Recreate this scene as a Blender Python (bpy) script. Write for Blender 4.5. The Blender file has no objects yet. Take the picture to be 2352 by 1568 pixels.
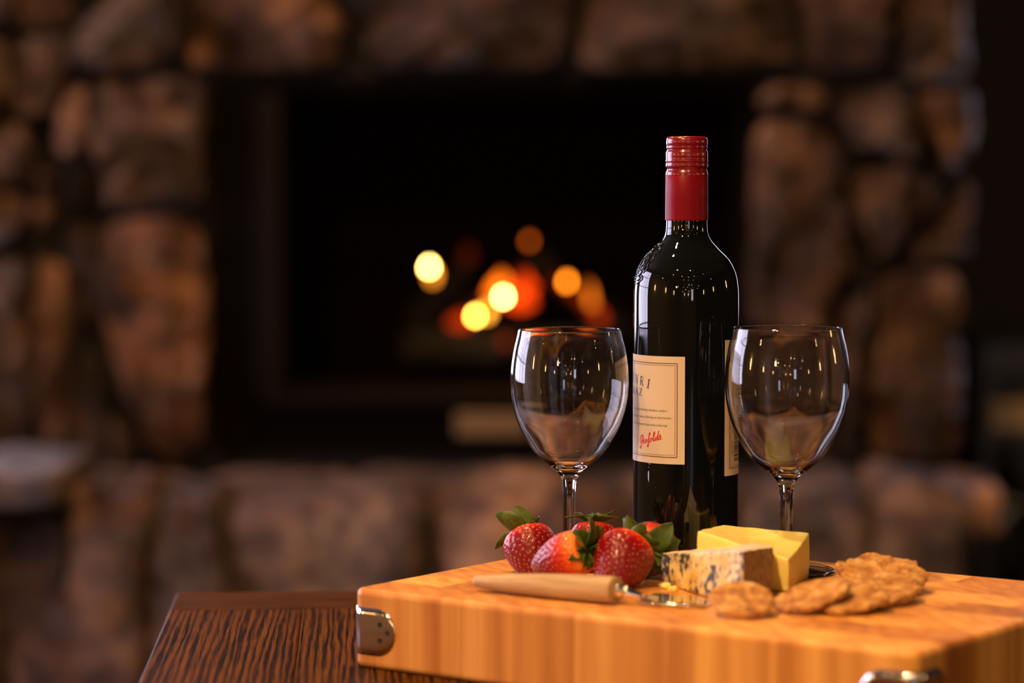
import bpy, bmesh, math, random
from mathutils import Vector, Matrix, noise
random.seed(7)
SC = bpy.context.scene
COL = SC.collection
PI = math.pi
# ------------------------------------------------------------------ camera
FPX = 6317.0
PITCH = math.radians(3.59)
CZ = 0.9258                      # camera height; board top is 0.2738 below it
cam = bpy.data.cameras.new('camera'); camo = bpy.data.objects.new('camera', cam); COL.objects.link(camo)
cam.sensor_width = 36.0; cam.lens = 36.0 * FPX / 2352.0
camo.location = (0, 0, CZ); camo.rotation_euler = (PI/2 - PITCH, 0, 0)
cam.dof.use_dof = True; cam.dof.focus_distance = 1.90; cam.dof.aperture_fstop = 3.15
cam.clip_start = 0.05; cam.clip_end = 50
SC.camera = camo
SC.view_settings.view_transform = 'Standard'; SC.view_settings.look = 'None'
SC.view_settings.gamma = 1.0; SC.view_settings.use_curve_mapping = False
SC.view_settings.exposure = -0.17
SC.cycles.max_bounces = 14; SC.cycles.transmission_bounces = 14; SC.cycles.glossy_bounces = 6
SC.cycles.diffuse_bounces = 3; SC.cycles.transparent_max_bounces = 8
SC.cycles.sample_clamp_indirect = 4.0; SC.cycles.use_denoising = True; SC.cycles.blur_glossy = 0.3
# ------------------------------------------------------------------ world and lights
W = bpy.data.worlds.new('world'); SC.world = W; W.use_nodes = True
W.node_tree.nodes['Background'].inputs[0].default_value = (0.45, 0.5, 0.75, 1)
W.node_tree.nodes['Background'].inputs[1].default_value = 0.05

WARM = (1.0, 0.56, 0.25)
def area_light(name, loc, target, energy, size, color):
    l = bpy.data.lights.new(name, 'AREA'); l.shape = 'DISK'; l.size = size; l.energy = energy; l.color = color
    o = bpy.data.objects.new(name, l); COL.objects.link(o); o.location = loc
    d = Vector(target) - Vector(loc); o.rotation_euler = d.to_track_quat('-Z', 'Y').to_euler()
    return o
CEIL = 2.62
DOWN = [(-0.50, 2.02), (-0.75, 0.35), (0.35, 0.1), (-0.7, -1.3), (0.2, -1.6), (1.0, -1.3),
        (-0.6, -2.7), (0.25, -2.9), (1.1, -2.7), (-0.80, 3.70), (-1.7, -0.6), (2.0, -0.4), (0.15, 3.66)]
DPOW = [36, 92, 8, 3, 2, 1.5, 2, 1.5, 1, 27.0, 4, 1.0, 20.0]
for (x, y), p in zip(DOWN, DPOW):
    area_light('downlight_lamp', (x, y, CEIL - 0.03), (x, y, 0), p, 0.07, WARM)
# the shaded table lamp behind the camera on the left
LAMP = (-0.95, -0.35, 1.30)
lp = bpy.data.lights.new('lamp_bulb', 'POINT'); lp.energy = 20; lp.color = (1, 0.55, 0.24); lp.shadow_soft_size = 0.06
lpo = bpy.data.objects.new('lamp_bulb', lp); COL.objects.link(lpo); lpo.location = LAMP

# ------------------------------------------------------------------ helpers
def ray(px, py):
    dx = (px - 1176.0) / FPX; dy = -(py - 784.0) / FPX
    c, s = math.cos(PITCH), math.sin(PITCH)
    return Vector((dx, c + dy * s, -s + dy * c))
def P(px, py, Y):                # point seen at a pixel, at world depth Y
    d = ray(px, py); return Vector((0, 0, CZ)) + d * (Y / d.y)
def G(px, py, z):                # point seen at a pixel, on the level plane z
    d = ray(px, py); return Vector((0, 0, CZ)) + d * ((z - CZ) / d.z)
TOP = CZ - 0.2738                # top of the board
TABLE = TOP - 0.052

def link(o, parent=None):
    COL.objects.link(o)
    if parent is not None: o.parent = parent
    return o
def tag(o, label=None, cat=None, group=None, kind=None):
    if label: o['label'] = label
    if cat: o['category'] = cat
    if group: o['group'] = group
    if kind: o['kind'] = kind
    return o
def empty(name, loc, label=None, cat=None, group=None, kind=None):
    o = bpy.data.objects.new(name, None); o.empty_display_size = 0.02; link(o); o.location = loc
    return tag(o, label, cat, group, kind)
def mesh_obj(name, verts, faces, mat, parent=None, smooth=True, world=True):
    me = bpy.data.meshes.new(name); me.from_pydata([tuple(v) for v in verts], [], faces); me.update()
    if smooth:
        for p in me.polygons: p.use_smooth = True
    if mat: me.materials.append(mat)
    o = bpy.data.objects.new(name, me); link(o, parent)
    if parent is not None and world:
        bpy.context.view_layer.update(); o.matrix_parent_inverse = parent.matrix_world.inverted()
    return o
def bm_obj(name, bm, mat, parent=None, smooth=False, world=True):
    me = bpy.data.meshes.new(name); bmesh.ops.recalc_face_normals(bm, faces=bm.faces[:]); bm.to_mesh(me); bm.free()
    if smooth:
        for p in me.polygons: p.use_smooth = True
    if mat: me.materials.append(mat)
    o = bpy.data.objects.new(name, me); link(o, parent)
    if parent is not None and world:
        bpy.context.view_layer.update(); o.matrix_parent_inverse = parent.matrix_world.inverted()
    return o
def add_box(bm, x0, x1, y0, y1, z0, z1, bev=0.0, seg=2, M=None):
    n0 = len(bm.verts)
    vs = [bm.verts.new((x, y, z)) for x in (x0, x1) for y in (y0, y1) for z in (z0, z1)]
    fs = [(0,1,3,2),(4,6,7,5),(0,4,5,1),(2,3,7,6),(0,2,6,4),(1,5,7,3)]
    fl = [bm.faces.new([vs[i] for i in f]) for f in fs]
    if bev > 0:
        es = list({e for f in fl for e in f.edges})
        r = bmesh.ops.bevel(bm, geom=es, offset=bev, segments=seg, profile=0.5, affect='EDGES')
    if M is not None:
        bm.verts.ensure_lookup_table()
        for v in bm.verts[n0:] if bev <= 0 else [v for v in bm.verts if v.index < 0 or True][n0:]: v.co = M @ v.co
def box(name, x0, x1, y0, y1, z0, z1, mat, parent=None, bev=0.0, seg=2, M=None):
    bm = bmesh.new(); add_box(bm, x0, x1, y0, y1, z0, z1, bev, seg)
    if M is not None:
        for v in bm.verts: v.co = M @ v.co
    return bm_obj(name, bm, mat, parent)
def lathe_data(profile, n=96, cx=0, cy=0):
    """profile: (r, z) list, closed with poles where r == 0"""
    vs, rows, fs = [], [], []
    for r, z in profile:
        if r < 1e-7:
            rows.append([len(vs)]); vs.append((cx, cy, z))
        else:
            rows.append(list(range(len(vs), len(vs) + n)))
            vs += [(cx + r*math.cos(2*PI*k/n), cy + r*math.sin(2*PI*k/n), z) for k in range(n)]
    for a, b in zip(rows, rows[1:]):
        for k in range(n):
            k2 = (k+1) % n
            if len(a) == 1 and len(b) == 1: continue
            if len(a) == 1: fs.append((a[0], b[k], b[k2]))
            elif len(b) == 1: fs.append((a[k], a[k2], b[0]))
            else: fs.append((a[k], a[k2], b[k2], b[k]))
    return vs, fs
def fix_normals(o):
    bm = bmesh.new(); bm.from_mesh(o.data); bmesh.ops.recalc_face_normals(bm, faces=bm.faces[:]); bm.to_mesh(o.data); bm.free()
def catmull(pts, sub=6):
    out = []
    n = len(pts)
    for i in range(n-1):
        p0 = pts[max(i-1, 0)]; p1 = pts[i]; p2 = pts[i+1]; p3 = pts[min(i+2, n-1)]
        for k in range(sub):
            t = k/sub
            out.append(tuple(0.5*((2*b) + (-a+c)*t + (2*a-5*b+4*c-d)*t*t + (-a+3*b-3*c+d)*t**3) for a, b, c, d in zip(p0, p1, p2, p3)))
    out.append(pts[-1]); return out

# ------------------------------------------------------------------ materials
def mat(name, base=(0.5,0.5,0.5), rough=0.5, metal=0.0, **kw):
    m = bpy.data.materials.new(name); m.use_nodes = True
    b = m.node_tree.nodes['Principled BSDF']
    b.inputs['Base Color'].default_value = (*base, 1); b.inputs['Roughness'].default_value = rough
    b.inputs['Metallic'].default_value = metal
    for k, v in kw.items():
        b.inputs[k.replace('_', ' ')].default_value = v
    return m
class NT:
    def __init__(s, m): s.t = m.node_tree; s.b = s.t.nodes['Principled BSDF']
    def n(s, typ, **kw):
        nd = s.t.nodes.new(typ)
        for k, v in kw.items():
            if k in ('inp',):
                for kk, vv in v.items(): nd.inputs[kk].default_value = vv
            else: setattr(nd, k, v)
        return nd
    def l(s, a, b): s.t.links.new(a, b)
    def ramp(s, stops):
        r = s.t.nodes.new('ShaderNodeValToRGB'); e = r.color_ramp.elements
        while len(e) < len(stops): e.new(0.5)
        for el, (p, c) in zip(e, stops): el.position = p; el.color = (*c, 1) if len(c) == 3 else c
        return r
    def coords(s, scale=(1,1,1), rot=(0,0,0), rand=None, kind='Object'):
        tc = s.n('ShaderNodeTexCoord'); mp = s.n('ShaderNodeMapping')
        mp.inputs['Scale'].default_value = scale; mp.inputs['Rotation'].default_value = rot
        src = tc.outputs[kind]
        if rand:
            oi = s.n('ShaderNodeObjectInfo'); mul = s.n('ShaderNodeVectorMath', operation='SCALE')
            cmb = s.n('ShaderNodeCombineXYZ', inp={0: rand, 1: rand*1.7, 2: rand*0.6})
            s.l(cmb.outputs[0], mul.inputs[0]); s.l(oi.outputs['Random'], mul.inputs['Scale'])
            add = s.n('ShaderNodeVectorMath', operation='ADD'); s.l(src, add.inputs[0]); s.l(mul.outputs[0], add.inputs[1]); src = add.outputs[0]
        s.l(src, mp.inputs[0]); return mp.outputs[0]
    def noise(s, vec, scale=5, detail=4, rough=0.5, dist=0.0):
        nd = s.n('ShaderNodeTexNoise', inp={'Scale': scale, 'Detail': detail, 'Roughness': rough, 'Distortion': dist})
        s.l(vec, nd.inputs['Vector']); return nd.outputs['Fac']
    def mix(s, fac, a, b, typ='MIX'):
        m = s.n('ShaderNodeMix', data_type='RGBA', blend_type=typ)
        for sock, v in ((m.inputs[0], fac), (m.inputs[6], a), (m.inputs[7], b)):
            if hasattr(v, 'links'): s.l(v, sock)
            elif isinstance(v, (int, float)): sock.default_value = v
            else: sock.default_value = (*v, 1)
        return m.outputs[2]
    def bump(s, h, strength=0.3, dist=0.001):
        b = s.n('ShaderNodeBump', inp={'Strength': strength, 'Distance': dist}); s.l(h, b.inputs['Height']); s.l(b.outputs[0], s.b.inputs['Normal']); return b

def stone_mat(name, c1, c2, c3, rough=0.55):
    m = mat(name, c1, rough); t = NT(m); v = t.coords(rand=7.0)
    a = t.noise(v, 5.0, 6, 0.62, 0.4); r = t.ramp([(0.34, c1), (0.5, c2), (0.66, c3)]); t.l(a, r.inputs[0])
    s = t.noise(v, 17.0, 5, 0.6, 0.8); rs = t.ramp([(0.36, (0.16,0.14,0.13)), (0.50, (0.75,0.72,0.7)), (0.62, (1.5,1.5,1.5))]); t.l(s, rs.inputs[0])
    col = t.mix(0.9, r.outputs[0], rs.outputs[0], 'MULTIPLY')
    oi = t.n('ShaderNodeObjectInfo'); rr = t.ramp([(0.0, (0.45,0.38,0.34)), (0.35, (1,0.92,0.88)), (0.7, (0.75,0.8,0.86)), (1.0, (1.45,1.12,0.82))]); t.l(oi.outputs['Random'], rr.inputs[0])
    col = t.mix(1.0, col, rr.outputs[0], 'MULTIPLY')
    t.l(col, t.b.inputs['Base Color'])
    bh = t.noise(v, 14.0, 8, 0.7); t.bump(bh, 1.0, 0.06)
    return m
M_STONE = stone_mat('field_stone', (0.035,0.017,0.008), (0.15,0.075,0.036), (0.42,0.245,0.135), 0.33)
M_HEARTH = stone_mat('hearth_stone', (0.045,0.023,0.015), (0.15,0.085,0.053), (0.42,0.28,0.19), 0.33)
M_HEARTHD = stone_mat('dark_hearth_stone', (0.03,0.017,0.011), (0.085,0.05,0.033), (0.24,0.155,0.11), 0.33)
M_MORTAR = mat('dark_mortar', (0.014,0.009,0.007), 0.95)
M_SOOT = mat('soot_black_steel', (0.0022,0.0013,0.001), 0.7, 0.0, Specular_IOR_Level=0.02)
M_SOOT2 = mat('warm_black_steel', (0.0050,0.0028,0.002), 0.65, 0.0, Specular_IOR_Level=0.06)
M_FIREBRICK = mat('sooty_firebrick', (0.006,0.0025,0.0015), 0.9, Specular_IOR_Level=0.05)
M_PLATE = mat('aged_brass', (0.14,0.085,0.04), 0.55, 0.3)
M_DARKWALL = mat('dark_plaster', (0.024,0.014,0.008), 0.8)
M_MIDWALL = mat('brown_plaster', (0.22,0.15,0.10), 0.8)
M_LIGHTWALL = mat('tan_plaster', (0.42,0.30,0.20), 0.8)
M_CEIL = mat('ceiling_paint', (0.10,0.075,0.055), 0.8)
M_FLOOR = mat('dark_floor', (0.05,0.032,0.022), 0.5)
M_BLACKWOOD = mat('black_wood', (0.02,0.015,0.013), 0.4)
M_TAN = mat('tan_board', (0.62,0.44,0.26), 0.7)
M_STEEL = mat('polished_steel', (0.80,0.76,0.74), 0.11, 1.0)
M_STEEL2 = mat('blade_steel', (0.9,0.88,0.85), 0.12, 1.0)
M_HOLE = mat('dark_screw', (0.02,0.012,0.01), 0.5, 0.5)
# glass
M_GLASS = bpy.data.materials.new('clear_glass'); M_GLASS.use_nodes = True
_t = M_GLASS.node_tree; _t.nodes.clear()
_g = _t.nodes.new('ShaderNodeBsdfGlass'); _g.inputs['IOR'].default_value = 1.5; _g.inputs['Roughness'].default_value = 0.0
_g.inputs['Color'].default_value = (0.985, 0.99, 0.99, 1)
_o = _t.nodes.new('ShaderNodeOutputMaterial'); _t.links.new(_g.outputs[0], _o.inputs[0])
M_BOTTLE = mat('black_green_bottle_glass', (0.002,0.003,0.003), 0.02); M_BOTTLE.node_tree.nodes['Principled BSDF'].inputs['IOR'].default_value = 1.55
M_CAPS = mat('red_capsule', (0.17,0.001,0.009), 0.24, 0.0, Coat_Weight=0.45, Coat_Roughness=0.08)
M_SLEEVE = mat('red_sleeve', (0.17,0.001,0.009), 0.42, 0.0, Specular_IOR_Level=0.12, Coat_Weight=0.03, Coat_Roughness=0.2)
def paper():
    m = mat('cream_label_paper', (0.66,0.58,0.47), 0.6); t = NT(m); v = t.coords()
    t.bump(t.noise(v, 900, 3, 0.6), 0.15, 0.0002); return m
M_PAPER = paper()
M_INK = mat('black_ink', (0.03,0.025,0.04), 0.5)
M_BROWNINK = mat('brown_ink', (0.16,0.05,0.03), 0.5)
M_REDINK = mat('red_ink', (0.55,0.008,0.02), 0.45)

def board_mat():
    m = mat('endgrain_board', (0.5,0.3,0.1), 0.42, Specular_IOR_Level=0.35); t = NT(m)
    oi = t.n('ShaderNodeObjectInfo')
    v = t.coords(scale=(1,1,0.035), rand=3.0)
    d = t.noise(v, 16, 3, 0.5)
    # growth rings: distance bands, curved, run vertically down the sides
    w = t.n('ShaderNodeTexWave', wave_type='RINGS', rings_direction='Z', inp={'Scale': 24.0, 'Distortion': 7.0, 'Detail': 3.0, 'Detail Scale': 1.2, 'Detail Roughness': 0.6})
    t.l(v, w.inputs['Vector'])
    fib = t.noise(t.coords(scale=(1,1,0.02), rand=5.0), 420, 3, 0.6)
    r1 = t.ramp([(0.30, (0.50,0.215,0.045)), (0.5, (0.68,0.32,0.075)), (0.7, (0.82,0.44,0.12))])
    mx = t.n('ShaderNodeMath', operation='MULTIPLY', inp={1: 0.16}); t.l(w.outputs['Fac'], mx.inputs[0])
    ad = t.n('ShaderNodeMath', operation='MULTIPLY_ADD', inp={1: 1.05}); t.l(d, ad.inputs[0]); t.l(mx.outputs[0], ad.inputs[2])
    sb = t.n('ShaderNodeMath', operation='SUBTRACT', inp={1: 0.12}); t.l(ad.outputs[0], sb.inputs[0]); t.l(sb.outputs[0], r1.inputs[0])
    rf = t.ramp([(0.3, (0.86,0.82,0.78)), (0.7, (1,1,1))]); t.l(fib, rf.inputs[0])
    col = t.mix(1.0, r1.outputs[0], rf.outputs[0], 'MULTIPLY')
    big = t.noise(v, 34, 2, 0.5); rb = t.ramp([(0.60, (1,1,1)), (0.70, (0.62,0.45,0.33)), (0.74, (1,1,1))]); t.l(big, rb.inputs[0])
    col = t.mix(0.7, col, rb.outputs[0], 'MULTIPLY')
    rr = t.ramp([(0.0, (0.72,0.60,0.46)), (0.3, (0.92,0.86,0.8)), (0.6, (1.0,1.0,1.0)), (1.0, (1.15,1.18,1.05))]); t.l(oi.outputs['Random'], rr.inputs[0])
    col = t.mix(1.0, col, rr.outputs[0], 'MULTIPLY'); t.l(col, t.b.inputs['Base Color'])
    t.bump(fib, 0.12, 0.0005)
    return m
M_BOARD = board_mat()
def oak_mat(name, rotz=0.0):
    m = mat(name, (0.1,0.04,0.015), 0.55, Specular_IOR_Level=0.1, IOR=1.22); t = NT(m)
    v = t.coords(scale=(1,0.032,1), rot=(0,0,rotz), rand=2.0)
    w = t.n('ShaderNodeTexWave', wave_type='BANDS', bands_direction='X', inp={'Scale': 62.0, 'Distortion': 10.0, 'Detail': 4.0, 'Detail Scale': 1.6, 'Detail Roughness': 0.7})
    t.l(v, w.inputs['Vector'])
    pores = t.noise(v, 620, 5, 0.7); broad = t.noise(v, 30, 3, 0.5)
    a = t.n('ShaderNodeMath', operation='MULTIPLY_ADD', inp={1: 0.37}); t.l(w.outputs['Fac'], a.inputs[0]); 
    p2 = t.n('ShaderNodeMath', operation='MULTIPLY', inp={1: 0.86}); t.l(pores, p2.inputs[0]); t.l(p2.outputs[0], a.inputs[2])
    r = t.ramp([(0.40, (0.003,0.001,0.0004)), (0.50, (0.020,0.0065,0.001)), (0.64, (0.058,0.019,0.002)), (0.90, (0.115,0.041,0.004))]); t.l(a.outputs[0], r.inputs[0])
    rb = t.ramp([(0.3, (0.75,0.72,0.7)), (0.7, (1,1,1))]); t.l(broad, rb.inputs[0])
    t.l(t.mix(1.0, r.outputs[0], rb.outputs[0], 'MULTIPLY'), t.b.inputs['Base Color'])
    t.bump(a.outputs[0], 0.3, 0.0004)
    return m
M_OAK = oak_mat('dark_oak'); M_OAKD = oak_mat('dark_oak_diagonal', math.radians(11))
def handle_mat():
    m = mat('pale_beech', (0.5,0.33,0.16), 0.5); t = NT(m); v = t.coords(scale=(0.06,1,1))
    n = t.noise(v, 260, 5, 0.6); r = t.ramp([(0.3, (0.27,0.165,0.065)), (0.7, (0.52,0.36,0.175))]); t.l(n, r.inputs[0]); t.l(r.outputs[0], t.b.inputs['Base Color'])
    t.bump(n, 0.15, 0.0004); return m
M_HANDLE = handle_mat()

# ------------------------------------------------------------------ the room
YW = 4.60                                       # face of the chimney breast
kx = lambda px, Y=YW: P(px, 784, Y).x
kz = lambda py, Y=YW: P(1176, py, Y).z
OX0, OX1, OZ0, OZ1 = kx(475), kx(1738), kz(1046), kz(172)
CX0, CX1 = -1.02, kx(2236)                      # the breast's sides
bm = bmesh.new()
for a in ((CX0, OX0, YW+.10, 5.55, 0, CEIL), (OX1, CX1-.03, YW+.10, 5.55, 0, CEIL), (OX0, OX1, YW+.10, 5.55, OZ1, CEIL), (OX0, OX1, YW+.10, 5.55, 0, OZ0)):
    add_box(bm, *a)
WALL = tag(bm_obj('wall_back', bm, M_MORTAR), 'stone chimney breast around the open fireplace', kind='structure')
tag(box('wall_recess', -3.2, 3.6, 5.6, 5.7, 0, CEIL, M_DARKWALL), 'dark wall beside and behind the chimney breast', kind='structure')
tag(box('floor', -3.2, 3.6, -9.0, 5.6, -0.05, 0, M_FLOOR), 'dark floor of the room', kind='structure')
tag(box('ceiling', -3.2, 3.6, -9.0, 5.7, CEIL, CEIL+.06, M_CEIL), 'ceiling of the room', kind='structure')
tag(box('wall_left', -3.3, -3.2, -9.0, 5.7, 0, CEIL, M_MIDWALL), 'dark left wall', kind='structure')
tag(box('wall_right', 3.6, 3.7, -9.0, 5.7, 0, CEIL, M_DARKWALL), 'dark right wall', kind='structure')
tag(box('wall_front', -3.3, 3.7, -9.1, -9.0, 0, CEIL, M_LIGHTWALL), 'wall behind the camera', kind='structure')
def pane_mat(name, col, st):
    m = bpy.data.materials.new(name); m.use_nodes = True; t = m.node_tree; t.nodes.clear()
    e = t.nodes.new('ShaderNodeEmission'); e.inputs[0].default_value = (*col, 1); e.inputs[1].default_value = st
    o = t.nodes.new('ShaderNodeOutputMaterial'); t.links.new(e.outputs[0], o.inputs[0]); return m
M_DAY = pane_mat('daylit_pane', (0.70,0.74,1.0), 10.0)
M_DAYDIM = pane_mat('dim_daylit_pane', (0.80,0.74,1.0), 13.0)
M_DAYR = pane_mat('soft_daylit_pane', (0.72,0.74,1.0), 5.5)
def window(name, axis, fixed, a0, a1, z0, z1, pm, nb=2, nz=2, flip=1):
    root = tag(empty(name, (0,0,0)), kind='structure')
    def bx(nm, a, b, c, d, t0, t1, m):
        if axis == 'x': return box(nm, a, b, fixed+min(t0*flip,t1*flip), fixed+max(t0*flip,t1*flip), c, d, m, root)
        return box(nm, fixed+min(t0*flip,t1*flip), fixed+max(t0*flip,t1*flip), a, b, c, d, m, root)
    f = 0.05
    for i in range(nb):
        for j in range(nz):
            A0 = a0+(a1-a0)*i/nb; A1 = a0+(a1-a0)*(i+1)/nb; Z0 = z0+(z1-z0)*j/nz; Z1 = z0+(z1-z0)*(j+1)/nz
            bx('pane', A0+.012, A1-.012, Z0+.012, Z1-.012, 0.004, 0.010, pm)
    for i in range(nb+1): 
        c = a0+(a1-a0)*i/nb; bx('mullion', c-.018, c+.018, z0, z1, 0.0, 0.04, M_BLACKWOOD)
    for j in range(nz+1):
        c = z0+(z1-z0)*j/nz; bx('glazing_bar', a0, a1, c-.018, c+.018, 0.0, 0.04, M_BLACKWOOD)
window('window_1', 'x', 5.6, -2.55, -1.22, 0.55, 2.2, M_DAY, 2, 3, -1)
window('window_2', 'y', -3.2, 2.3, 4.75, 0.55, 2.25, M_DAYDIM, 5, 3, 1)
window('window_4', 'x', -9.0, 1.5, 2.3, 0.7, 2.2, M_DAY, 1, 3, 1)
window('window_3', 'x', 5.6, 1.34, 1.64, 0.6, 2.1, M_DAYR, 1, 3, -1)
# ceiling fittings and the lamp (seen only as reflections)
M_LENS = pane_mat('lamp_lens', (1.0,0.62,0.28), 8.0)
for i, (x, y) in enumerate(DOWN):
    r = empty('downlight', (x, y, CEIL), 'round recessed ceiling downlight', 'light', 'ceiling downlights')
    vs, fs = lathe_data([(0.055, CEIL-.001), (0.060, CEIL-.008), (0.045, CEIL-.010), (0.043, CEIL-.002)], 24, x, y)
    mesh_obj('trim_ring', vs, fs, M_STEEL, r)
    vs, fs = lathe_data([(0, CEIL-.003), (0.042, CEIL-.003)], 24, x, y); mesh_obj('lens', vs, fs, M_LENS, r)

M_SCONCE = pane_mat('frosted_sconce', (1.0,0.62,0.26), 60.0)
M_BULB = pane_mat('warm_bulb', (1.0,0.66,0.30), 95.0)
M_BULBW = pane_mat('cool_bulb', (0.9,0.88,1.0), 80.0)
PEND = [(-1.5,-2.2,1.75,.03,0),(-0.9,-4.2,2.0,.028,0),(-0.35,-3.6,1.55,.024,0),(0.0,-5.2,2.15,.03,0),(0.30,-2.4,1.9,.03,0),(0.45,-6.0,1.6,.03,1),(0.9,-3.2,2.1,.027,0),(1.5,-4.8,1.7,.03,0),
        (2.1,-2.6,1.9,.028,0),(-2.3,-3.8,1.9,.03,0),(-2.2,0.6,1.85,.028,0),(2.6,0.2,1.9,.028,0),(-0.6,-6.8,1.9,.034,0),(1.2,-7.2,2.1,.034,0),(-1.6,-6.4,1.6,.03,1),(2.9,-5.5,2.0,.03,0)]
for i, (x, y, z, r_, c_) in enumerate(PEND):
    r = empty('pendant_light', (x, y, z), 'small bare bulb hanging on a cord in the room', 'light', 'pendant bulbs in the room')
    bm = bmesh.new(); bmesh.ops.create_uvsphere(bm, u_segments=16, v_segments=10, radius=r_); bmesh.ops.translate(bm, verts=bm.verts[:], vec=(x, y, z)); bm_obj('bulb', bm, M_BULBW if c_ else M_BULB, r, True)
    box('cord', x-.003, x+.003, y-.003, y+.003, z+r_, CEIL, M_BLACKWOOD, r)
for x, y, z in ((-3.12,1.15,1.25),(-3.12,-0.9,1.3),(-3.12,-3.6,1.3),(3.52,2.3,1.3),(3.52,-0.2,1.3),(3.52,-3.0,1.3),(-1.3,-8.92,1.4),(0.3,-8.92,1.4)):
    r = empty('wall_sconce', (x, y, z), 'tall frosted wall light in the room behind the camera', 'light', 'wall sconces in the room')
    vs, fs = lathe_data([(0, z-.17), (.045, z-.165), (.05, z), (.045, z+.165), (0, z+.17)], 20, x, y); mesh_obj('shade', vs, fs, M_SCONCE, r)
    sx_ = (-1 if x < -3 else 1 if x > 3 else 0); sy_ = -1 if sx_ == 0 else 0
    box('bracket', x+min(0, sx_*.075)-(.01 if sy_ else 0), x+max(0, sx_*.075)+(.01 if sy_ else 0), y+min(0, sy_*.075)-(.01 if sx_ else 0), y+max(0, sy_*.075)+(.01 if sx_ else 0), z-.2, z-.17, M_BLACKWOOD, r)
# ------------------------------------------------------------------ chimney stones
def chaikin(p, it=2):
    for _ in range(it):
        q = []
        for a, b in zip(p, p[1:]+p[:1]):
            q += [(a[0]*.86+b[0]*.14, a[1]*.86+b[1]*.14), (a[0]*.14+b[0]*.86, a[1]*.14+b[1]*.86)]
        p = q
    return p
def resample(p, n):
    L = [0]
    for a, b in zip(p, p[1:]+p[:1]): L.append(L[-1]+math.dist(a, b))
    out = []; k = 0
    for i in range(n):
        d = L[-1]*i/n
        while L[k+1] < d: k += 1
        t = (d-L[k])/max(L[k+1]-L[k], 1e-9); a = p[k]; b = p[(k+1) % len(p)]
        out.append((a[0]+(b[0]-a[0])*t, a[1]+(b[1]-a[1])*t))
    return out
def rock_poly(pts, yf, depth, seed, n=72, amp=0.055):
    p = resample(chaikin(pts, 2), n); cx = sum(a for a, _ in p)/n; cz = sum(b for _, b in p)/n
    rings = [(0.98, depth), (1.0, depth*.45), (0.992, depth*.20), (0.965, depth*.06), (0.90, 0.0), (0.78, -0.003), (0.62, -0.005), (0.42, -.006), (0.22, -.007)]
    vs = []
    for s, dy in rings:
        for a, b in p:
            x = cx+(a-cx)*s; z = cz+(b-cz)*s
            q = Vector((x*6+seed*13.1, seed*7.7, z*6)); q2 = q*3.3
            w = 1.0 if dy < depth*.5 else 0.0
            d = noise.noise(q)*amp*1.2 + abs(noise.noise(q*1.6+Vector((9,1,4))))*amp*1.1 - amp*.5 + abs(noise.noise(q2))*amp*0.9 + noise.noise(q*8)*amp*.35
            e = noise.noise(q*1.7+Vector((5,5,5)))*0.008*w
            vs.append((x+e, yf+dy+d*w, z+e))
    q = Vector((cx*6+seed*13.1, seed*7.7, cz*6)); vs.append((cx, yf-.007+noise.noise(q)*amp*1.2+abs(noise.noise(q*1.6+Vector((9,1,4))))*amp*1.1-amp*.5+abs(noise.noise(q*3.3))*amp*.9, cz))
    fs = []
    for k in range(len(rings)-1):
        for i in range(n):
            j = (i+1) % n; fs.append((k*n+i, k*n+j, (k+1)*n+j, (k+1)*n+i))
    k = len(rings)-1
    for i in range(n): fs.append((k*n+i, k*n+(i+1) % n, len(vs)-1))
    fs.append(tuple(reversed(range(n))))
    return vs, fs
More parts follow.
